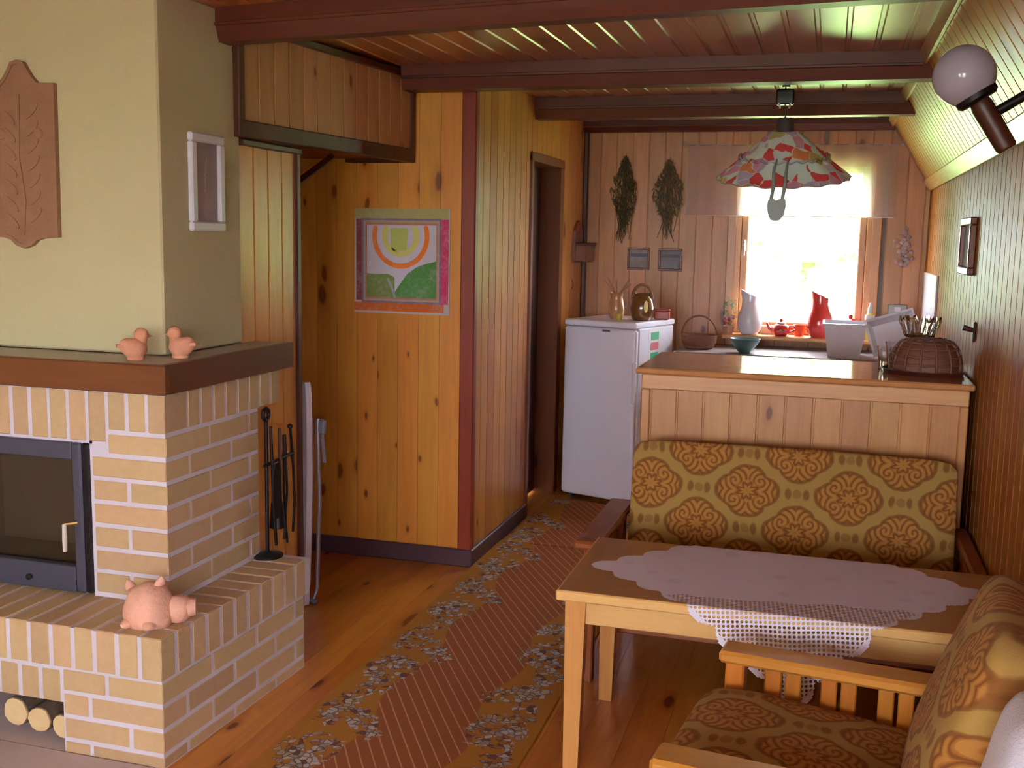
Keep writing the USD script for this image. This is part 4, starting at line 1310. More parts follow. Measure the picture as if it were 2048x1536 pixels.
# kitchen worktop ------------------------------------------------------------------------------------
kw = thing('kitchen_unit', 'kitchen base unit with grey worktop under the window', 'kitchen unit', (-.2, 6.6, 0))
part(kw, 'worktop', box(-.87, XR - .004, 6.30, YB - .004, .87, .905, .006), WORK)
part(kw, 'carcass', box(-.86, XR - .006, 6.36, YB - .006, .08, .87), W_CTR)
part(kw, 'plinth', box(-.85, XR - .01, 6.41, YB - .006, 0, .08), W_TRIM)
xq = -.86
for i in range(3):
    x1q = xq + (XR - .006 + .86) / 3
    dq = part(kw, 'door', box(xq + .004, x1q - .004, 6.338, 6.358, .10, .86, .005), W_CTR)
    part(dq, 'knob', lathe([(0, 0), (.012, 0), (.015, .015), (0, .022)], n=14).apply_transform(trimesh.transformations.rotation_matrix(math.pi / 2, (1, 0, 0))).apply_translation((x1q - .05, 6.338, .72)), BRASS, smooth=40)
    xq = x1q

SZ = .982   # sill top


def jug(loc, s, mat, label, name='pitcher', lean=1):
    t = thing(name, label, 'pitcher', loc, group='pitchers on the window sill')
    H = .27 * s
    prof = [(0, 0), (.045, 0), (.070, .03), (.080, .075), (.073, .125), (.054, .175), (.045, .205), (.046, .24)]
    m = lathe([(r * s, z * s) for r, z in prof] + [(.042 * s, .24 * s), (.041 * s, .205 * s), (0, .17 * s)], (0, 0, 0), 40)
    v = np.array(m.vertices)
    up = np.clip((v[:, 2] - .185 * s) / (.055 * s), 0, 1)
    ang = np.arctan2(v[:, 1], v[:, 0])
    side = .5 + .5 * np.cos(ang - math.pi)      # spout towards -x
    v[:, 2] += up * (side ** 1.3) * .050 * s
    v[:, 0] -= up * (side ** 4) * .018 * s
    m.vertices = v
    part(t, 'jug_body', move(m, loc), mat, smooth=45)
    L = np.array(loc)
    hx, hy = math.cos(1.15), math.sin(1.15)
    hd = [L + np.array([a * hx * s, a * hy * s, b * s]) for a, b in ((.042, .225), (.080, .215), (.098, .16), (.088, .10), (.068, .075))]
    part(t, 'jug_handle', tube(hd, .009 * s, 8), mat, smooth=True)


jug((-.465, 6.80, SZ), .97, WHITE_G, 'white glazed pitcher at the left end of the window sill')
jug((-.045, 6.785, SZ), 1.0, RED_G, 'tall red glazed pitcher in the middle of the window sill')


def teapot(loc, s, label):
    t = thing('teapot', label, 'teapot', loc, group='red teapots on the window sill')
    L = np.array(loc)
    part(t, 'pot_body', lathe([(0, 0), (.035 * s, 0), (.055 * s, .02 * s), (.06 * s, .045 * s), (.05 * s, .07 * s), (.03 * s, .082 * s), (0, .084 * s)], loc, 28), RED_G, smooth=40)
    lid = part(t, 'lid', lathe([(.032 * s, 0), (.03 * s, .008 * s), (.012 * s, .018 * s), (0, .019 * s)], L + (0, 0, .08 * s), 24), RED_G, smooth=40)
    part(lid, 'knob', ball(L + (0, 0, .106 * s), .011 * s, 2), RED_G, smooth=True)
    part(t, 'spout', tube([L + np.array([-.05, 0, .03]) * s, L + np.array([-.078, 0, .05]) * s, L + np.array([-.095, 0, .085]) * s], [.014 * s, .010 * s, .007 * s], 10), RED_G, smooth=True)
    part(t, 'pot_handle', tube([L + np.array([.05, 0, .065]) * s, L + np.array([.085, 0, .068]) * s, L + np.array([.095, 0, .045]) * s, L + np.array([.055, 0, .022]) * s], .007 * s, 8), RED_G, smooth=True)


teapot((-.272, 6.79, SZ), .92, 'small red teapot on the sill between the white and red pitchers')
teapot((.135, 6.85, SZ), 1.25, 'red teapot on the sill to the right, half hidden by the white tub')
solo('red_cup', lathe([(0, 0), (.026, 0), (.034, .06), (.037, .072), (.033, .072), (.03, .06), (.022, .006), (0, .006)], (-.165, 6.83, SZ), 24), plain('translucent_red', (0.75, 0.09, 0.035), 0.25), 'small bright red cup beside the tall red pitcher', 'cup', smooth=40)
solo('sill_box', box(-.40, -.30, 6.855, 6.905, SZ, SZ + .055, .004), plain('tan_card', (0.45, 0.30, 0.2), .7), 'low tan box on the sill behind the small teapot', 'box')
# plant at the left of the sill
pp = thing('potted_plant', 'small potted plant with pink flowers at the left corner of the window sill', 'potted plant', (-.575, 6.80, SZ))
part(pp, 'pot', lathe([(0, 0), (.026, 0), (.036, .05), (.032, .05), (.024, .006), (0, .006)], (-.592, 6.80, SZ), 20), TERRA_P, smooth=40)
r_ = random.Random(5)
lv = []
for i in range(46):
    a, rr, z = r_.uniform(0, 6.28),   .036 * math.sqrt(r_.random()), SZ + .05 + .16 * r_.random()
    s = .018
    m = trimesh.Trimesh([(0, 0, 0), (s * .5, s, .004), (0, 2 * s, 0), (-s * .5, s, .004)], [(0, 1, 2), (0, 2, 3)], process=False)
    m = rot(rot(m, r_.uniform(-40, 60), (1, 0, 0)), math.degrees(a))
    lv.append(move(m, (-.592 + rr * math.cos(a), 6.80 + rr * math.sin(a), z)))
part(pp, 'leaves', join(*lv), leaf_mat('houseplant_leaf', (0.10, 0.17, 0.09)), kind='stuff')
part(pp, 'flowers', join(*[ball((-.592 + r_.uniform(-.03, .03), 6.78 + r_.uniform(-.03, .02), SZ + .06 + r_.random() * .06), .010, 1) for i in range(8)]), plain('pink_petal', (0.5, 0.12, 0.18), .7), kind='stuff')

# soap bottle, tub and tray, panel, bowl, basket
so = thing('soap_bottle', 'yellow washing-up liquid bottle with white cap right of the window', 'bottle', (.245, 6.80, SZ))
part(so, 'bottle_body', lathe([(0, 0), (.026, 0), (.028, .01), (.028, .12), (.022, .15), (.013, .165), (0, .165)], (.245, 6.80, SZ), 24), YELLOW, smooth=40)
part(so, 'cap', lathe([(.014, 0), (.014, .03), (.006, .045), (.006, .06), (0, .06)], (.245, 6.80, SZ + .163), 18), WHITE_P, smooth=40)
part(so, 'bottle_label', lathe([(.0285, 0), (.0285, .06)], (.245, 6.80, SZ + .09), 24, cap=False), STICK_W, smooth=True)


def tub(o, wx, wy, h, t=.006, flare=.03):
    a = np.array([(-wx / 2 + flare, -wy / 2 + flare), (wx / 2 - flare, -wy / 2 + flare), (wx / 2 - flare, wy / 2 - flare), (-wx / 2 + flare, wy / 2 - flare)])
    b = np.array([(-wx / 2, -wy / 2), (wx / 2, -wy / 2), (wx / 2, wy / 2), (-wx / 2, wy / 2)])
    sh_ = lambda q, d: q - np.sign(q) * d
    L = [np.c_[a, np.zeros(4)], np.c_[b, np.full(4, h)], np.c_[b + np.sign(b) * .008, np.full(4, h + .002)], np.c_[sh_(b, t), np.full(4, h + .004)], np.c_[sh_(a, t), np.full(4, t)]]
    V = np.vstack(L); Fc = [(3, 2, 1, 0)]
    for i in range(4):
        for j in range(4):
            k2 = (j + 1) % 4
            Fc.append((i * 4 + j, i * 4 + k2, i * 4 + 4 + k2, i * 4 + 4 + j))
    Fc.append((16, 17, 18, 19))
    Fc = np.array(Fc)
    m = trimesh.Trimesh(V, np.vstack([Fc[:, [0, 1, 2]], Fc[:, [0, 2, 3]]]), process=False)
    m.apply_translation(o)
    return m


solo('washing_up_tub', tub((.10, 6.50, .905), .235, .32, .195), WHITE_P, 'white washing-up tub on the worktop right of the red pitcher', 'tub')
tr = rot(tub((0, 0, 0), .26, .20, .05), 78, (1, 0, 0))
tr = rot(tr, -17, (0, 1, 0)); tr = rot(tr, 8)
tr.apply_translation((.355, 6.40, .915 - tr.bounds[0][2] - .01))
tr.apply_translation((0, 0, .02))
solo('drainer_tray', tr, WHITE_P, 'white plastic tray propped tilted on the worktop beside the tub', 'tray')
solo('splash_panel', box(XR - .012, XR - .0005, 6.02, 6.86, .99, 1.398, .003), plain('white_panel', (0.56, 0.53, 0.58), .4), 'white splash panel on the right wall above the worktop', 'panel')
solo('teal_bowl', lathe([(0, 0), (.03, 0), (.05, .02), (.085, .07), (.09, .085), (.085, .085), (.045, .025), (0, .012)], (-.46, 6.42, .905), 30), TEAL, 'upright teal bowl on the worktop below the white pitcher', 'bowl', smooth=40)
bk_ = thing('handled_basket', 'small wicker basket with arched handle on the worktop below the pictures', 'basket', (-.745, 6.55, .905))
part(bk_, 'basket_body', lathe([(0, 0), (.08, 0), (.105, .04), (.11, .085), (.103, .085), (.09, .01), (0, .008)], (-.745, 6.55, .905), 24), WICKER, smooth=30)
part(bk_, 'handle', tube([(-.745 + .107 * math.cos(t), 6.55, .985 + .12 * math.sin(t)) for t in np.linspace(0, math.pi, 16)], .006, 6), WICKER, smooth=True)
sw = thing('wall_socket_plate', 'pale rectangular plate on the kitchen wall right of the window', 'wall plate', (.39, YB, 1.14))
part(sw, 'plate', box(.35, .46, YB - .016, YB - .001, 1.135, 1.195, .005), TAG_PALE)
part(sw, 'switch', box(.385, .425, YB - .020, YB - .0155, 1.15, 1.18, .002), WHITE_P)
dg = thing('dried_flower_garland', 'pale dried flower garland hanging on the wall right of the window', 'garland', (.42, YB - .04, 1.42))
r_ = random.Random(9)
part(dg, 'cord', tube([(.425, YB - .012, 1.665), (.42, YB - .03, 1.42)], .003, 6), STRAW)
part(dg, 'blossoms', join(*[ball((.42 + r_.gauss(0, .022), YB - .04 + r_.uniform(-.015, .015), 1.43 + .22 * r_.random()), .010 + .008 * r_.random(), 1) for i in range(44)]), DRYFLOWER, kind='stuff')

# right wall picture -----------------------------------------------------------------------------------
rp = thing('right_wall_picture', 'small dark framed picture seen edge-on on the right-hand wall', 'picture', (XR, 4.8, 1.44))
a0, a1, b0, b1 = 4.62, 4.98, 1.440, 1.672
for p_ in ((a0, a1, b0, b0 + .03), (a0, a1, b1 - .03, b1), (a0, a0 + .03, b0 + .03, b1 - .03), (a1 - .03, a1, b0 + .03, b1 - .03)):
    part(rp, 'moulding', box(XR - .026, XR - .0005, *p_, .004), W_DOOR)
part(rp, 'glass', box(XR - .012, XR - .009, a0 + .03, a1 - .03, b0 + .03, b1 - .03), PIC_PANE)
part(rp, 'print', box(XR - .008, XR - .002, a0 + .028, a1 - .028, b0 + .028, b1 - .028), GREYM)

# counter ------------------------------------------------------------------------------------------------
KX0, KX1, KY0, KY1, KZ = -.70, .520, 4.215, 4.83, 1.052
kc = thing('breakfast_counter', 'pine breakfast counter with boarded front behind the sofa', 'counter', (-.1, 4.5, 0))
part(kc, 'counter_top', box(KX0 - .022, KX1 + .015, KY0 - .018, KY1 + .02, KZ - .024, KZ, .005), W_TOP)
part(kc, 'carcass', join(box(KX0 + .02, KX1 - .02, KY0 + .022, KY0 + .04, 0, KZ - .025), box(KX0, KX0 + .02, KY0 + .02, KY1, 0, KZ - .025), box(KX1 - .02, KX1, KY0 + .02, KY1, 0, KZ - .025)), W_CTR)
part(kc, 'rail', box(KX0, KX1, KY0 - .004, KY0 + .02, KZ - .085, KZ - .0245, .004), W_CTRX)
part(kc, 'stile', box(KX0, KX0 + .036, KY0 - .002, KY0 + .02, 0, KZ - .086, .004), W_CTR)
part(kc, 'stile', box(KX1 - .030, KX1, KY0 - .002, KY0 + .02, 0, KZ - .086, .004), W_CTR)
nb = 11; bw = (KX1 - .030 - KX0 - .036) / nb
for i in range(nb):
    part(kc, 'plank', plank((KX0 + .036 + i * bw, KY0 + .004, 0), X, Z, -Y, bw, KZ - .086, groove=.006), W_CTR)

# basket upside down on the counter
ub = thing('upturned_basket', 'dark wicker basket turned upside down at the right end of the counter', 'basket', (.385, 4.52, KZ))
prof = [(.132, 0), (.131, .03), (.125, .06), (.113, .09), (.095, .112), (.07, .122), (0, .124)]
part(ub, 'basket_body', lathe([(r, z + .012) for r, z in prof], (.385, 4.52, KZ), 40), WICKER, smooth=40)
for i, (r, z) in enumerate(prof[:-1]):
    part(ub, 'wicker_band', tube([(.385 + (r + .002) * math.cos(t), 4.52 + (r + .002) * math.sin(t), KZ + .012 + z + .002 * math.sin(t * 14 + (i % 2) * math.pi)) for t in np.linspace(0, 2 * math.pi, 57)], .0055, 5, False), WICKER, smooth=True)
for q in range(14):
    a = q * 2 * math.pi / 14
    part(ub, 'rib', tube([(.385 + (r + .004) * math.cos(a), 4.52 + (r + .004) * math.sin(a), KZ + .012 + z) for r, z in prof[:-1]], .005, 5), WICKER, smooth=True)
by = thing('dark_tray', 'dark brown round tray under the upturned basket on the counter', 'tray', (.385, 4.52, KZ))
part(by, 'tray_base', lathe([(0, 0), (.150, 0), (.158, .016), (.152, .016), (.146, .006), (0, .006)], (.375, 4.52, KZ), 40), W_TRIM, smooth=40)


def glass(x, y, z, label, s=1.0):
    solo('cut_glass_tumbler', lathe([(0, 0), (.024 * s, 0), (.030 * s, .075 * s), (.034 * s, .092 * s), (.031 * s, .092 * s), (.027 * s, .075 * s), (.021 * s, .010 * s), (0, .010 * s)], (x, y, z), 14), CUT, label, 'glass', group='glass tumblers on the counter')


glass(.275, 4.72, KZ, 'clear glass tumbler behind the left side of the basket', 1.1)
glass(.235, 4.60, KZ, 'clear glass tumbler standing at the left foot of the basket', 1.0)
bo = thing('cut_glass_bowl', 'clear cut-glass bowl with zigzag rim behind the upturned basket', 'bowl', (.40, 4.72, KZ))
m = lathe([(0, 0), (.05, 0), (.045, .02), (.02, .05), (.02, .10), (.06, .13), (.085, .20), (.079, .20), (.055, .138), (0, .118)], (.37, 4.735, KZ), 48)
v = np.array(m.vertices); a = np.arctan2(v[:, 1] - 4.735, v[:, 0] - .37); hi = np.clip((v[:, 2] - KZ - .16) / .04, 0, 1); v[:, 2] += hi * .010 * np.sign(np.sin(a * 12)); m.vertices = v
part(bo, 'bowl_body', m, CUT)

# sofa ---------------------------------------------------------------------------------------------------
# back cushion: texture laid on its own slanting plane
sx0, sx1 = -.688, .478
so_ = thing('sofa', 'two-seat wooden-armed sofa with ochre medallion upholstery against the counter', 'sofa', (-.1, 3.85, 0))
UP_B = upholstery('sofa_back_velour', 'x', 'z', .029, .505, .36, .27)
UP_S = upholstery('sofa_seat_velour', 'x', 'y', .029, 0, .36, .27)
bc = cushion(sx1 - sx0, .13, .50, puff=0.04, p=16)
# bulge towards the sitter
v = np.array(bc.vertices); v[:, 1] *= 1 + .10 * (1 - (2 * v[:, 0] / (sx1 - sx0)) ** 2); bc.vertices = v
bc = rot(bc, -13, (1, 0, 0))
bc.apply_translation(((sx0 + sx1) / 2, 4.025, .545))
part(so_, 'back_cushion', bc, UP_B, smooth=40)
sc = cushion(sx1 - sx0, .50, .15, puff=.15, p=8)
sc.apply_translation(((sx0 + sx1) / 2, 3.765, .335))
part(so_, 'seat_cushion', sc, UP_S, smooth=40)
part(so_, 'frame', join(box(sx0, sx1, 3.53, 3.56, .20, .27, .004), box(sx0, sx1, 4.05, 4.08, .20, .27, .004)), W_SOFA)
part(so_, 'back_rail', box(sx0, sx1, 4.13, 4.16, .60, .72, .005), W_SOFA)
for x0, x1 in ((-.80, -.700), (.488, .540)):
    part(so_, 'armrest', box(x0, x1, 3.50, 4.16, .492, .522, .008), W_SOFA)
    xm = (x0 + x1) / 2
    part(so_, 'arm_rail', box(xm - .014, xm + .014, 3.55, 4.14, .20, .25, .004), W_SOFA)
    for yy in (3.53, 4.10):
        part(so_, 'leg', box(xm - .022, xm + .022, yy, yy + .045, 0, .492, .005), W_SOFA)
    for i in range(6):
        yy = 3.62 + i * .078
        part(so_, 'arm_slat', box(xm - .009, xm + .009, yy, yy + .045, .25, .492, .003), W_CHZ)

# coffee table -----------------------------------------------------------------------------------------------
TZ = .557
TX0, TX1, TY0, TY1 = -.702, .535, 2.880, 3.462
ct = thing('coffee_table', 'low pine coffee table with tapered legs under the lace cloth', 'table', (-.08, 3.17, 0))
part(ct, 'table_top', box(TX0, TX1, TY0, TY1, TZ - .030, TZ, .005), W_TBLT)
part(ct, 'top_edging', box(TX0 - .003, TX1 + .003, TY0 - .004, TY0 + .012, TZ - .031, TZ - .0005, .004), W_TBLX)
part(ct, 'top_edging', box(TX0 - .0035, TX0 + .010, TY0 + .013, TY1, TZ - .031, TZ - .0005, .004), W_TBLX)
for y0, y1 in ((TY0 + .028, TY0 + .050), (TY1 - .05, TY1 - .028)):
    part(ct, 'apron', box(TX0 + .04, TX1 - .04, y0, y1, TZ - .105, TZ - .031, .003), W_TBLX)
for x0, x1 in ((TX0 + .030, TX0 + .052), (TX1 - .052, TX1 - .030)):
    part(ct, 'apron', box(x0, x1, TY0 + .05, TY1 - .05, TZ - .105, TZ - .031, .003), W_TBLZ)
for sx, x0 in ((1, TX0 + .022), (-1, TX1 - .022)):
    for sy, y0 in ((1, TY0 + .014), (-1, TY1 - .014)):
        a0_, b0_ = .060, .050
        top = [(x0, y0), (x0 + sx * a0_, y0), (x0 + sx * a0_, y0 + sy * b0_), (x0, y0 + sy * b0_)]
        bot = [(x0 + sx * .004, y0 + sy * .004), (x0 + sx * (a0_ - .012), y0 + sy * .004), (x0 + sx * (a0_ - .012), y0 + sy * (b0_ - .012)), (x0 + sx * .004, y0 + sy * (b0_ - .012))]
        pts = [(a, b, 0) for a, b in bot] + [(a, b, TZ - .031) for a, b in top]
        part(ct, 'leg', trimesh.convex.convex_hull(np.array(pts)), W_TBLZ)

# lace cloth: square laid diamond-wise, hanging over front and back edges ---------------------------------------
S = .428
N = 190
gu = np.linspace(-S, S, N)
U, Vv = np.meshgrid(gu, gu, indexing='ij')
# scalloped rim: points beyond the rim pulled in
c45 = math.sqrt(.5)
rot_c = math.radians(45 + 5.5)
cu_, su_ = math.cos(rot_c), math.sin(rot_c)
Xc = U * cu_ - Vv * su_
Yc = U * su_ + Vv * cu_
cxx, cyy = -.080, 3.200
px_, py_ = Xc + cxx, Yc + cyy
pz_ = np.full_like(px_, TZ + .0012)
e = .006
front = TY0 - .004
over = np.clip(front - py_, 0, None)
back = np.clip(py_ - (TY1 + .002), 0, None)
rp_ = lambda d: np.minimum(d, 1)
fold = .012 * np.sin(px_ * 34) * np.clip(over / .1, 0, 1)
pz_ = pz_ - over - back
py2 = np.where(over > 0, front - .0035 - .02 * np.clip(over, 0, .3) + fold * .6, py_)
py2 = np.where(back > 0, TY1 + .0045 + .004, py2)
# scallops: drop triangles outside a wavy outline
mxu = np.maximum(np.abs(U), np.abs(Vv))
along = np.where(np.abs(U) > np.abs(Vv), Vv, U)
lim = S - .026 + .026 * np.abs(np.sin((along + S) * math.pi / .107))
keep = mxu <= lim
V3 = np.stack([px_, py2, pz_], -1).reshape(-1, 3)
uvc = np.stack([U, Vv], -1).reshape(-1, 2)
idx = np.arange(N * N).reshape(N, N)
Fq = []
for i in range(N - 1):
    for j in range(N - 1):
        q = (idx[i, j], idx[i + 1, j], idx[i + 1, j + 1], idx[i, j + 1])
        if keep[i, j] and keep[i + 1, j] and keep[i + 1, j + 1] and keep[i, j + 1]:
            Fq.append(q)
Fq = np.array(Fq)
used_v = np.unique(Fq)
remap = -np.ones(N * N, int); remap[used_v] = np.arange(len(used_v))
solo('lace_tablecloth', (V3[used_v], remap[Fq]), LACE, 'white crocheted lace cloth spread cornerwise over the coffee table', 'tablecloth', smooth=True, uv=uvc[used_v], base=(cxx, cyy, TZ))

# armchair ----------------------------------------------------------------------------------------------------------
AO = np.array([-.200, 2.705, 0.0]); AA = -7.0
AR = lambda m: move(rot(m, AA), AO)
ac = thing('armchair', 'slatted wooden armchair with ochre medallion cushions in the right foreground', 'armchair', (.1, 2.35, 0))
ZA = .538
for s, (y0, y1) in enumerate(((-.092, 0.0), (-.715, -.623))):
    ym = (y0 + y1) / 2
    part(ac, 'armrest', AR(box(-.004, .66, y0, y1, ZA - .032, ZA, .008)), W_CHX)
    part(ac, 'side_rail', AR(box(.02, .64, ym - .012, ym + .012, .20, .25, .004)), W_CHX)
    part(ac, 'front_leg', AR(box(.010, .058, ym - .026, ym + .026, 0, ZA - .032, .005)), W_CHZ)
    part(ac, 'rear_leg', AR(box(.60, .645, ym - .026, ym + .026, 0, ZA - .032, .005)), W_CHZ)
    for xa, xb in ((.107, .148), (.158, .196), (.244, .282), (.291, .328), (.378, .415), (.424, .460), (.50, .54)):
        part(ac, 'arm_slat', AR(box(xa, xb, ym - .010, ym + .010, .25, ZA - .032, .003)), W_CHZ)
part(ac, 'front_rail', AR(box(.02, .05, -.62, -.09, .22, .28, .004)), W_CHX)
part(ac, 'back_frame', AR(rot(join(box(.60, .625, -.60, -.555, .25, .82, .004), box(.60, .625, -.155, -.11, .25, .82, .004), box(.60, .625, -.60, -.11, .76, .82, .004)), 14, (0, 1, 0), (.6, 0, .25))), W_CHZ)
UP_C = upholstery('armchair_seat_velour', 'x', 'y', .10, .055, .36, .27)
UP_D = upholstery('armchair_back_velour', 'y', 'z', -.05, .62, .36, .27)
c1 = cushion(.56, .545, .17, puff=.22, p=6)
c1 = rot(c1, 4, (0, 1, 0))
c1.apply_translation((.245, -.350, .375))
part(ac, 'seat_cushion', AR(c1), UP_C, smooth=40)
c2 = cushion(.15, .56, .47, puff=.0, p=6)
v = np.array(c2.vertices); v[:, 0] *= 1 + .25 * (1 - (v[:, 1] / .28) ** 2) * (1 - (v[:, 2] / .27) ** 2); c2.vertices = v
c2 = rot(c2, 20, (0, 1, 0))
c2.apply_translation((.592, -.35, .615))
part(ac, 'back_cushion', AR(c2), UP_D, smooth=40)
pw_ = cushion(.12, .26, .29, puff=.0, p=4)
v = np.array(pw_.vertices)
n_ = meshkit.fbm(v * 16, 3, 4)[:, None] - .5
pw_.vertices = v * (1 + .10 * n_)
pw_ = rot(pw_, 12, (0, 1, 0))
pw_.apply_translation((.655, -.800, .670))
solo('white_cushion', AR(pw_), PILLOW, 'fluffy white cushion propped on the near arm of the armchair', 'cushion', smooth=40)

# pendant lamp -----------------------------------------------------------------------------------------------------
LX, LY = -.238, 5.2
lp = thing('pendant_lamp', 'pendant lamp with flowered fabric cone shade hanging before the kitchen window', 'lamp', (LX, LY, 1.7))
part(lp, 'ceiling_hook', lathe([(0, 0), (.018, 0), (.018, .012), (.006, .02), (.006, .035), (0, .035)], (LX - .004, LY, ZC - .035), 14), BLACKPL, smooth=40)
part(lp, 'terminal_block', box(LX - .046, LX + .034, LY - .02, LY + .02, 2.185, 2.255, .006), BLACKPL)
for s in (-1, 1):
    part(lp, 'wire_end', tube([(LX - .006 + .026 * s, LY - .022, 2.192), (LX - .006 + .020 * s, LY - .026, 2.168)], .005, 6), WHITE_P, smooth=True)
part(lp, 'cord', tube([(LX - .006, LY, 2.27), (LX - .004, LY, 2.18), (LX, LY, 2.12)], .004, 6), BLACKPL, smooth=True)
part(lp, 'cap', lathe([(0, .075), (.030, .072), (.038, .05), (.042, 0), (0, 0)], (LX, LY, 2.055), 24), plain('dark_cap', (.06, .05, .055), .5), smooth=40)
prof = [(.055, 2.070), (.085, 2.045), (.130, 2.005), (.185, 1.955), (.240, 1.908), (.290, 1.868), (.302, 1.855)]
n = 96
ang = np.arange(n) * 2 * np.pi / n
VV = []
for i, (r, z) in enumerate(prof):
    t = i / (len(prof) - 1)
    rr = r * (1 + .012 * t * np.sin(ang * 16)) + .003
    VV.append(np.stack([LX + rr * np.cos(ang), LY + rr * np.sin(ang), z + .004 * t * np.cos(ang * 16)], 1))
V = np.vstack(VV); Fq = []
for i in range(len(prof) - 1):
    for j in range(n):
        a, b = i * n + j, i * n + (j + 1) % n
        Fq.append((a, b, b + n, a + n))
q4 = np.array(Fq)
shd = trimesh.Trimesh(V, np.vstack([q4[:, [0, 1, 2]], q4[:, [0, 2, 3]]]), process=False)
TILT = lambda m: rot(m, 12, (1, 0, 0), (LX, LY, 2.07))
part(lp, 'shade', TILT(shd), FLORAL, smooth=True)
fr = []
for rr, zz in ((.196, 1.952), (.206, 1.936)):
    fr.append(np.stack([LX + (rr + .008) * np.cos(ang), LY + (rr + .008) * np.sin(ang), zz + .006 * np.sin(ang * 24)], 1))
part(lp, 'frill', TILT(tube(np.vstack([fr[0], fr[0][:1]]), .006, 5, False)), FLORAL, smooth=True)
part(lp, 'rim_wire', TILT(tube(np.vstack([VV[-1], VV[-1][:1]]), .003, 5, False)), plain('rim_tape', (.45, .36, .42), .8), smooth=True)
# pull handle on two straps
zb = 1.665
part(lp, 'pull_strap', tube([(LX - .020, LY - .10, 1.95), (LX - .026, LY - .28, 1.865), (LX - .022, LY - .31, 1.80), (LX - .030, LY - .31, 1.745), (LX - .026, LY - .31, 1.72)], [.004, .007, .008, .008, .007], 6), GREY_GREEN, smooth=True)
part(lp, 'pull_strap', tube([(LX + .026, LY - .10, 1.95), (LX + .028, LY - .28, 1.865), (LX + .026, LY - .31, 1.80), (LX + .018, LY - .31, 1.745), (LX + .018, LY - .31, 1.72)], [.004, .007, .008, .008, .007], 6), GREY_GREEN, smooth=True)
hp = Polygon([(-.036, .085), (-.022, .095), (-.004, .082), (.012, .09), (.024, .098), (.034, .088), (.036, .06), (.028, .022), (.012, .003), (-.004, 0), (-.022, .004), (-.034, .03), (-.038, .06)]).buffer(.003)
part(lp, 'pull_handle', frame_to(extrude(hp, .016), (LX - .004, LY - .302, zb - .012), X, Z, -Y), GREY_GREEN)

# globe wall lamp on the slope -----------------------------------------------------------------------------------------
gl = thing('globe_wall_lamp', 'white glass globe wall lamp on dark wooden bracket fixed to the sloped ceiling', 'wall lamp', (.33, 3.1, 1.85))
GC = np.array([.308, 3.1, 2.000])
ex = E1; ez = -NS
part(gl, 'globe', ball(GC, .079, 4), GLOBE, smooth=True)
cup = GC - E1 * .066
lay = lambda m, o_: frame_to(m, o_, Y, np.cross(E1, Y), E1)
part(gl, 'cup', lay(lathe([(0, -.012), (.046, -.012), (.055, -.004), (.055, .016), (.048, .018), (0, .01)], n=28), cup), BLACK, smooth=40)
part(gl, 'stem', lay(lathe([(0, -.150), (.022, -.150), (.027, -.142), (.029, -.02), (.024, 0), (0, 0)], n=20), cup - E1 * .008), W_TRIM, smooth=40)
am = cup - E1 * .058
part(gl, 'arm', tube([am, am - NS * .12, am - NS * .175], .013, 8), BLACK, smooth=True)
dist = (am - SO) @ NS
part(gl, 'wall_plate', frame_to(lathe([(0, 0), (.045, 0), (.045, .012), (.03, .02), (0, .022)], n=24), am - NS * dist, Y, E1, NS) if False else frame_to(box(-.05, .05, -.04, .04, 0, .02, .006), am - NS * (dist - .0005), Y, E1, NS), W_TRIM)

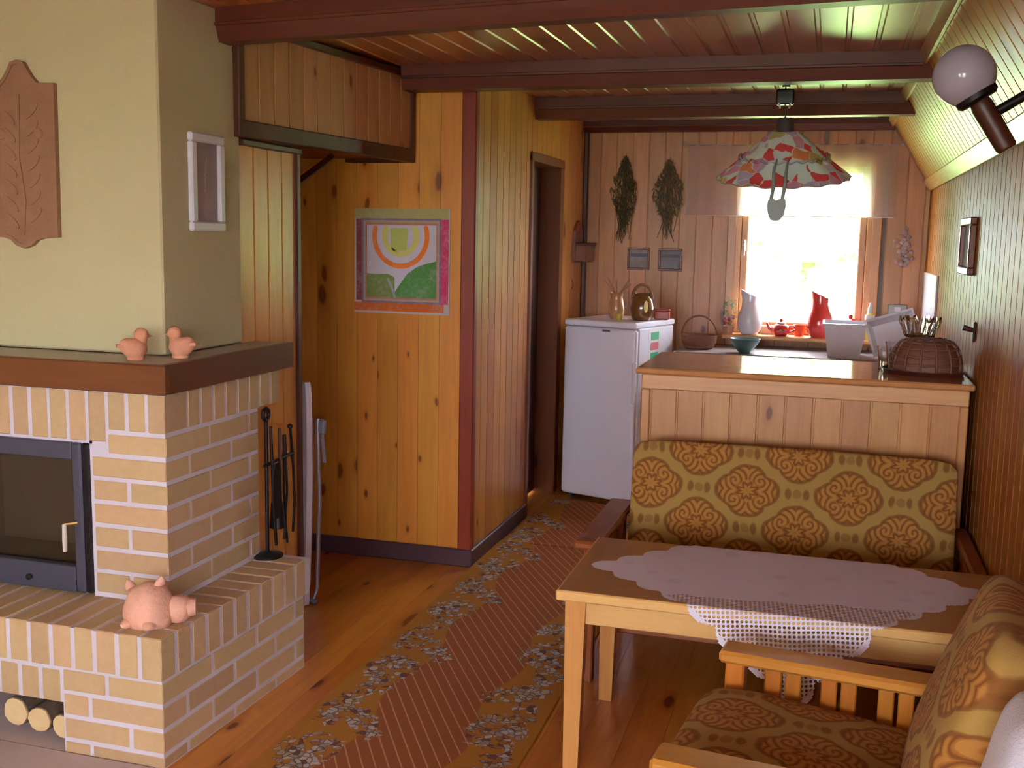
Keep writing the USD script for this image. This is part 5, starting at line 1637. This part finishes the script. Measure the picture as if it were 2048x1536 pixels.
# hook / small blob on the right wall near the counter: coat peg
pgk = thing('wall_peg', 'small dark wooden peg on the right wall above the basket', 'peg', (XR, 4.45, 1.2))
part(pgk, 'peg_plate', box(XR - .010, XR - .0005, 4.42, 4.47, 1.19, 1.27, .004), W_TRIM)
part(pgk, 'peg', tube([(XR - .008, 4.445, 1.235), (XR - .045, 4.445, 1.245)], [.009, .012], 10), W_TRIM, smooth=True)

# ------------------------------------------------------------------ garden outside
solo('lawn', box(-45, 45, -45, 60, -.62, -.45), LAWN, 'bright garden lawn outside the kitchen window', 'lawn', kind='stuff')


solo('terrace', box(-14, 14, -20, YR - .13, -.45, -.40), plain('terrace_stone', (0.46, 0.44, 0.42), .9, var=.1, nscale=3), 'grey paved terrace outside behind the photographer', 'terrace')


def tree(x, y, h, r, label, seed):
    t = thing('garden_tree', label, 'tree', (x, y, -.45), group='trees outside the window')
    part(t, 'trunk', tube([(x, y, -.448), (x, y, -.2), (x + .05, y, h * .4), (x, y, h * .75)], [.13, .12, .10, .05], 8), TRUNK, smooth=True)
    g_ = np.random.default_rng(seed)
    N_ = 2600
    d = g_.normal(size=(N_, 3)); d /= np.linalg.norm(d, axis=1, keepdims=True)
    rad = .72 + .35 * meshkit.fbm(d * 2.2 + seed, 3, seed)
    P = d * (rad * g_.uniform(.86, 1.02, N_))[:, None] * np.array([r, r, (h + .45) * .42]) + np.array([x, y, -.45 + (h + .45) * .58])
    s = .16
    a = g_.normal(size=(N_, 3)); a -= d * (a * d).sum(1, keepdims=True) * .6; a /= np.linalg.norm(a, axis=1, keepdims=True)
    b = np.cross(a, g_.normal(size=(N_, 3))); b /= np.linalg.norm(b, axis=1, keepdims=True)
    V = np.concatenate([P - a * s, P + b * s * .5, P + a * s, P - b * s * .5], 1).reshape(-1, 3)
    i = np.arange(N_) * 4
    Fx = np.vstack([np.stack([i, i + 1, i + 2], 1), np.stack([i, i + 2, i + 3], 1)])
    core = ball((x, y, -.45 + (h + .45) * .58), (r * .72, r * .72, (h + .45) * .31), 2)
    part(t, 'foliage', join(trimesh.Trimesh(V, Fx, process=False), core), LEAF)


tree(-4.2, 15.5, 4.4, 1.9, 'pale sunlit garden tree left of the view through the window', 21)
tree(-.4, 19.5, 5.6, 2.3, 'tall sunlit garden tree in the middle of the window view', 22)
tree(3.6, 15.0, 3.6, 1.7, 'round sunlit garden tree right in the window view', 23)
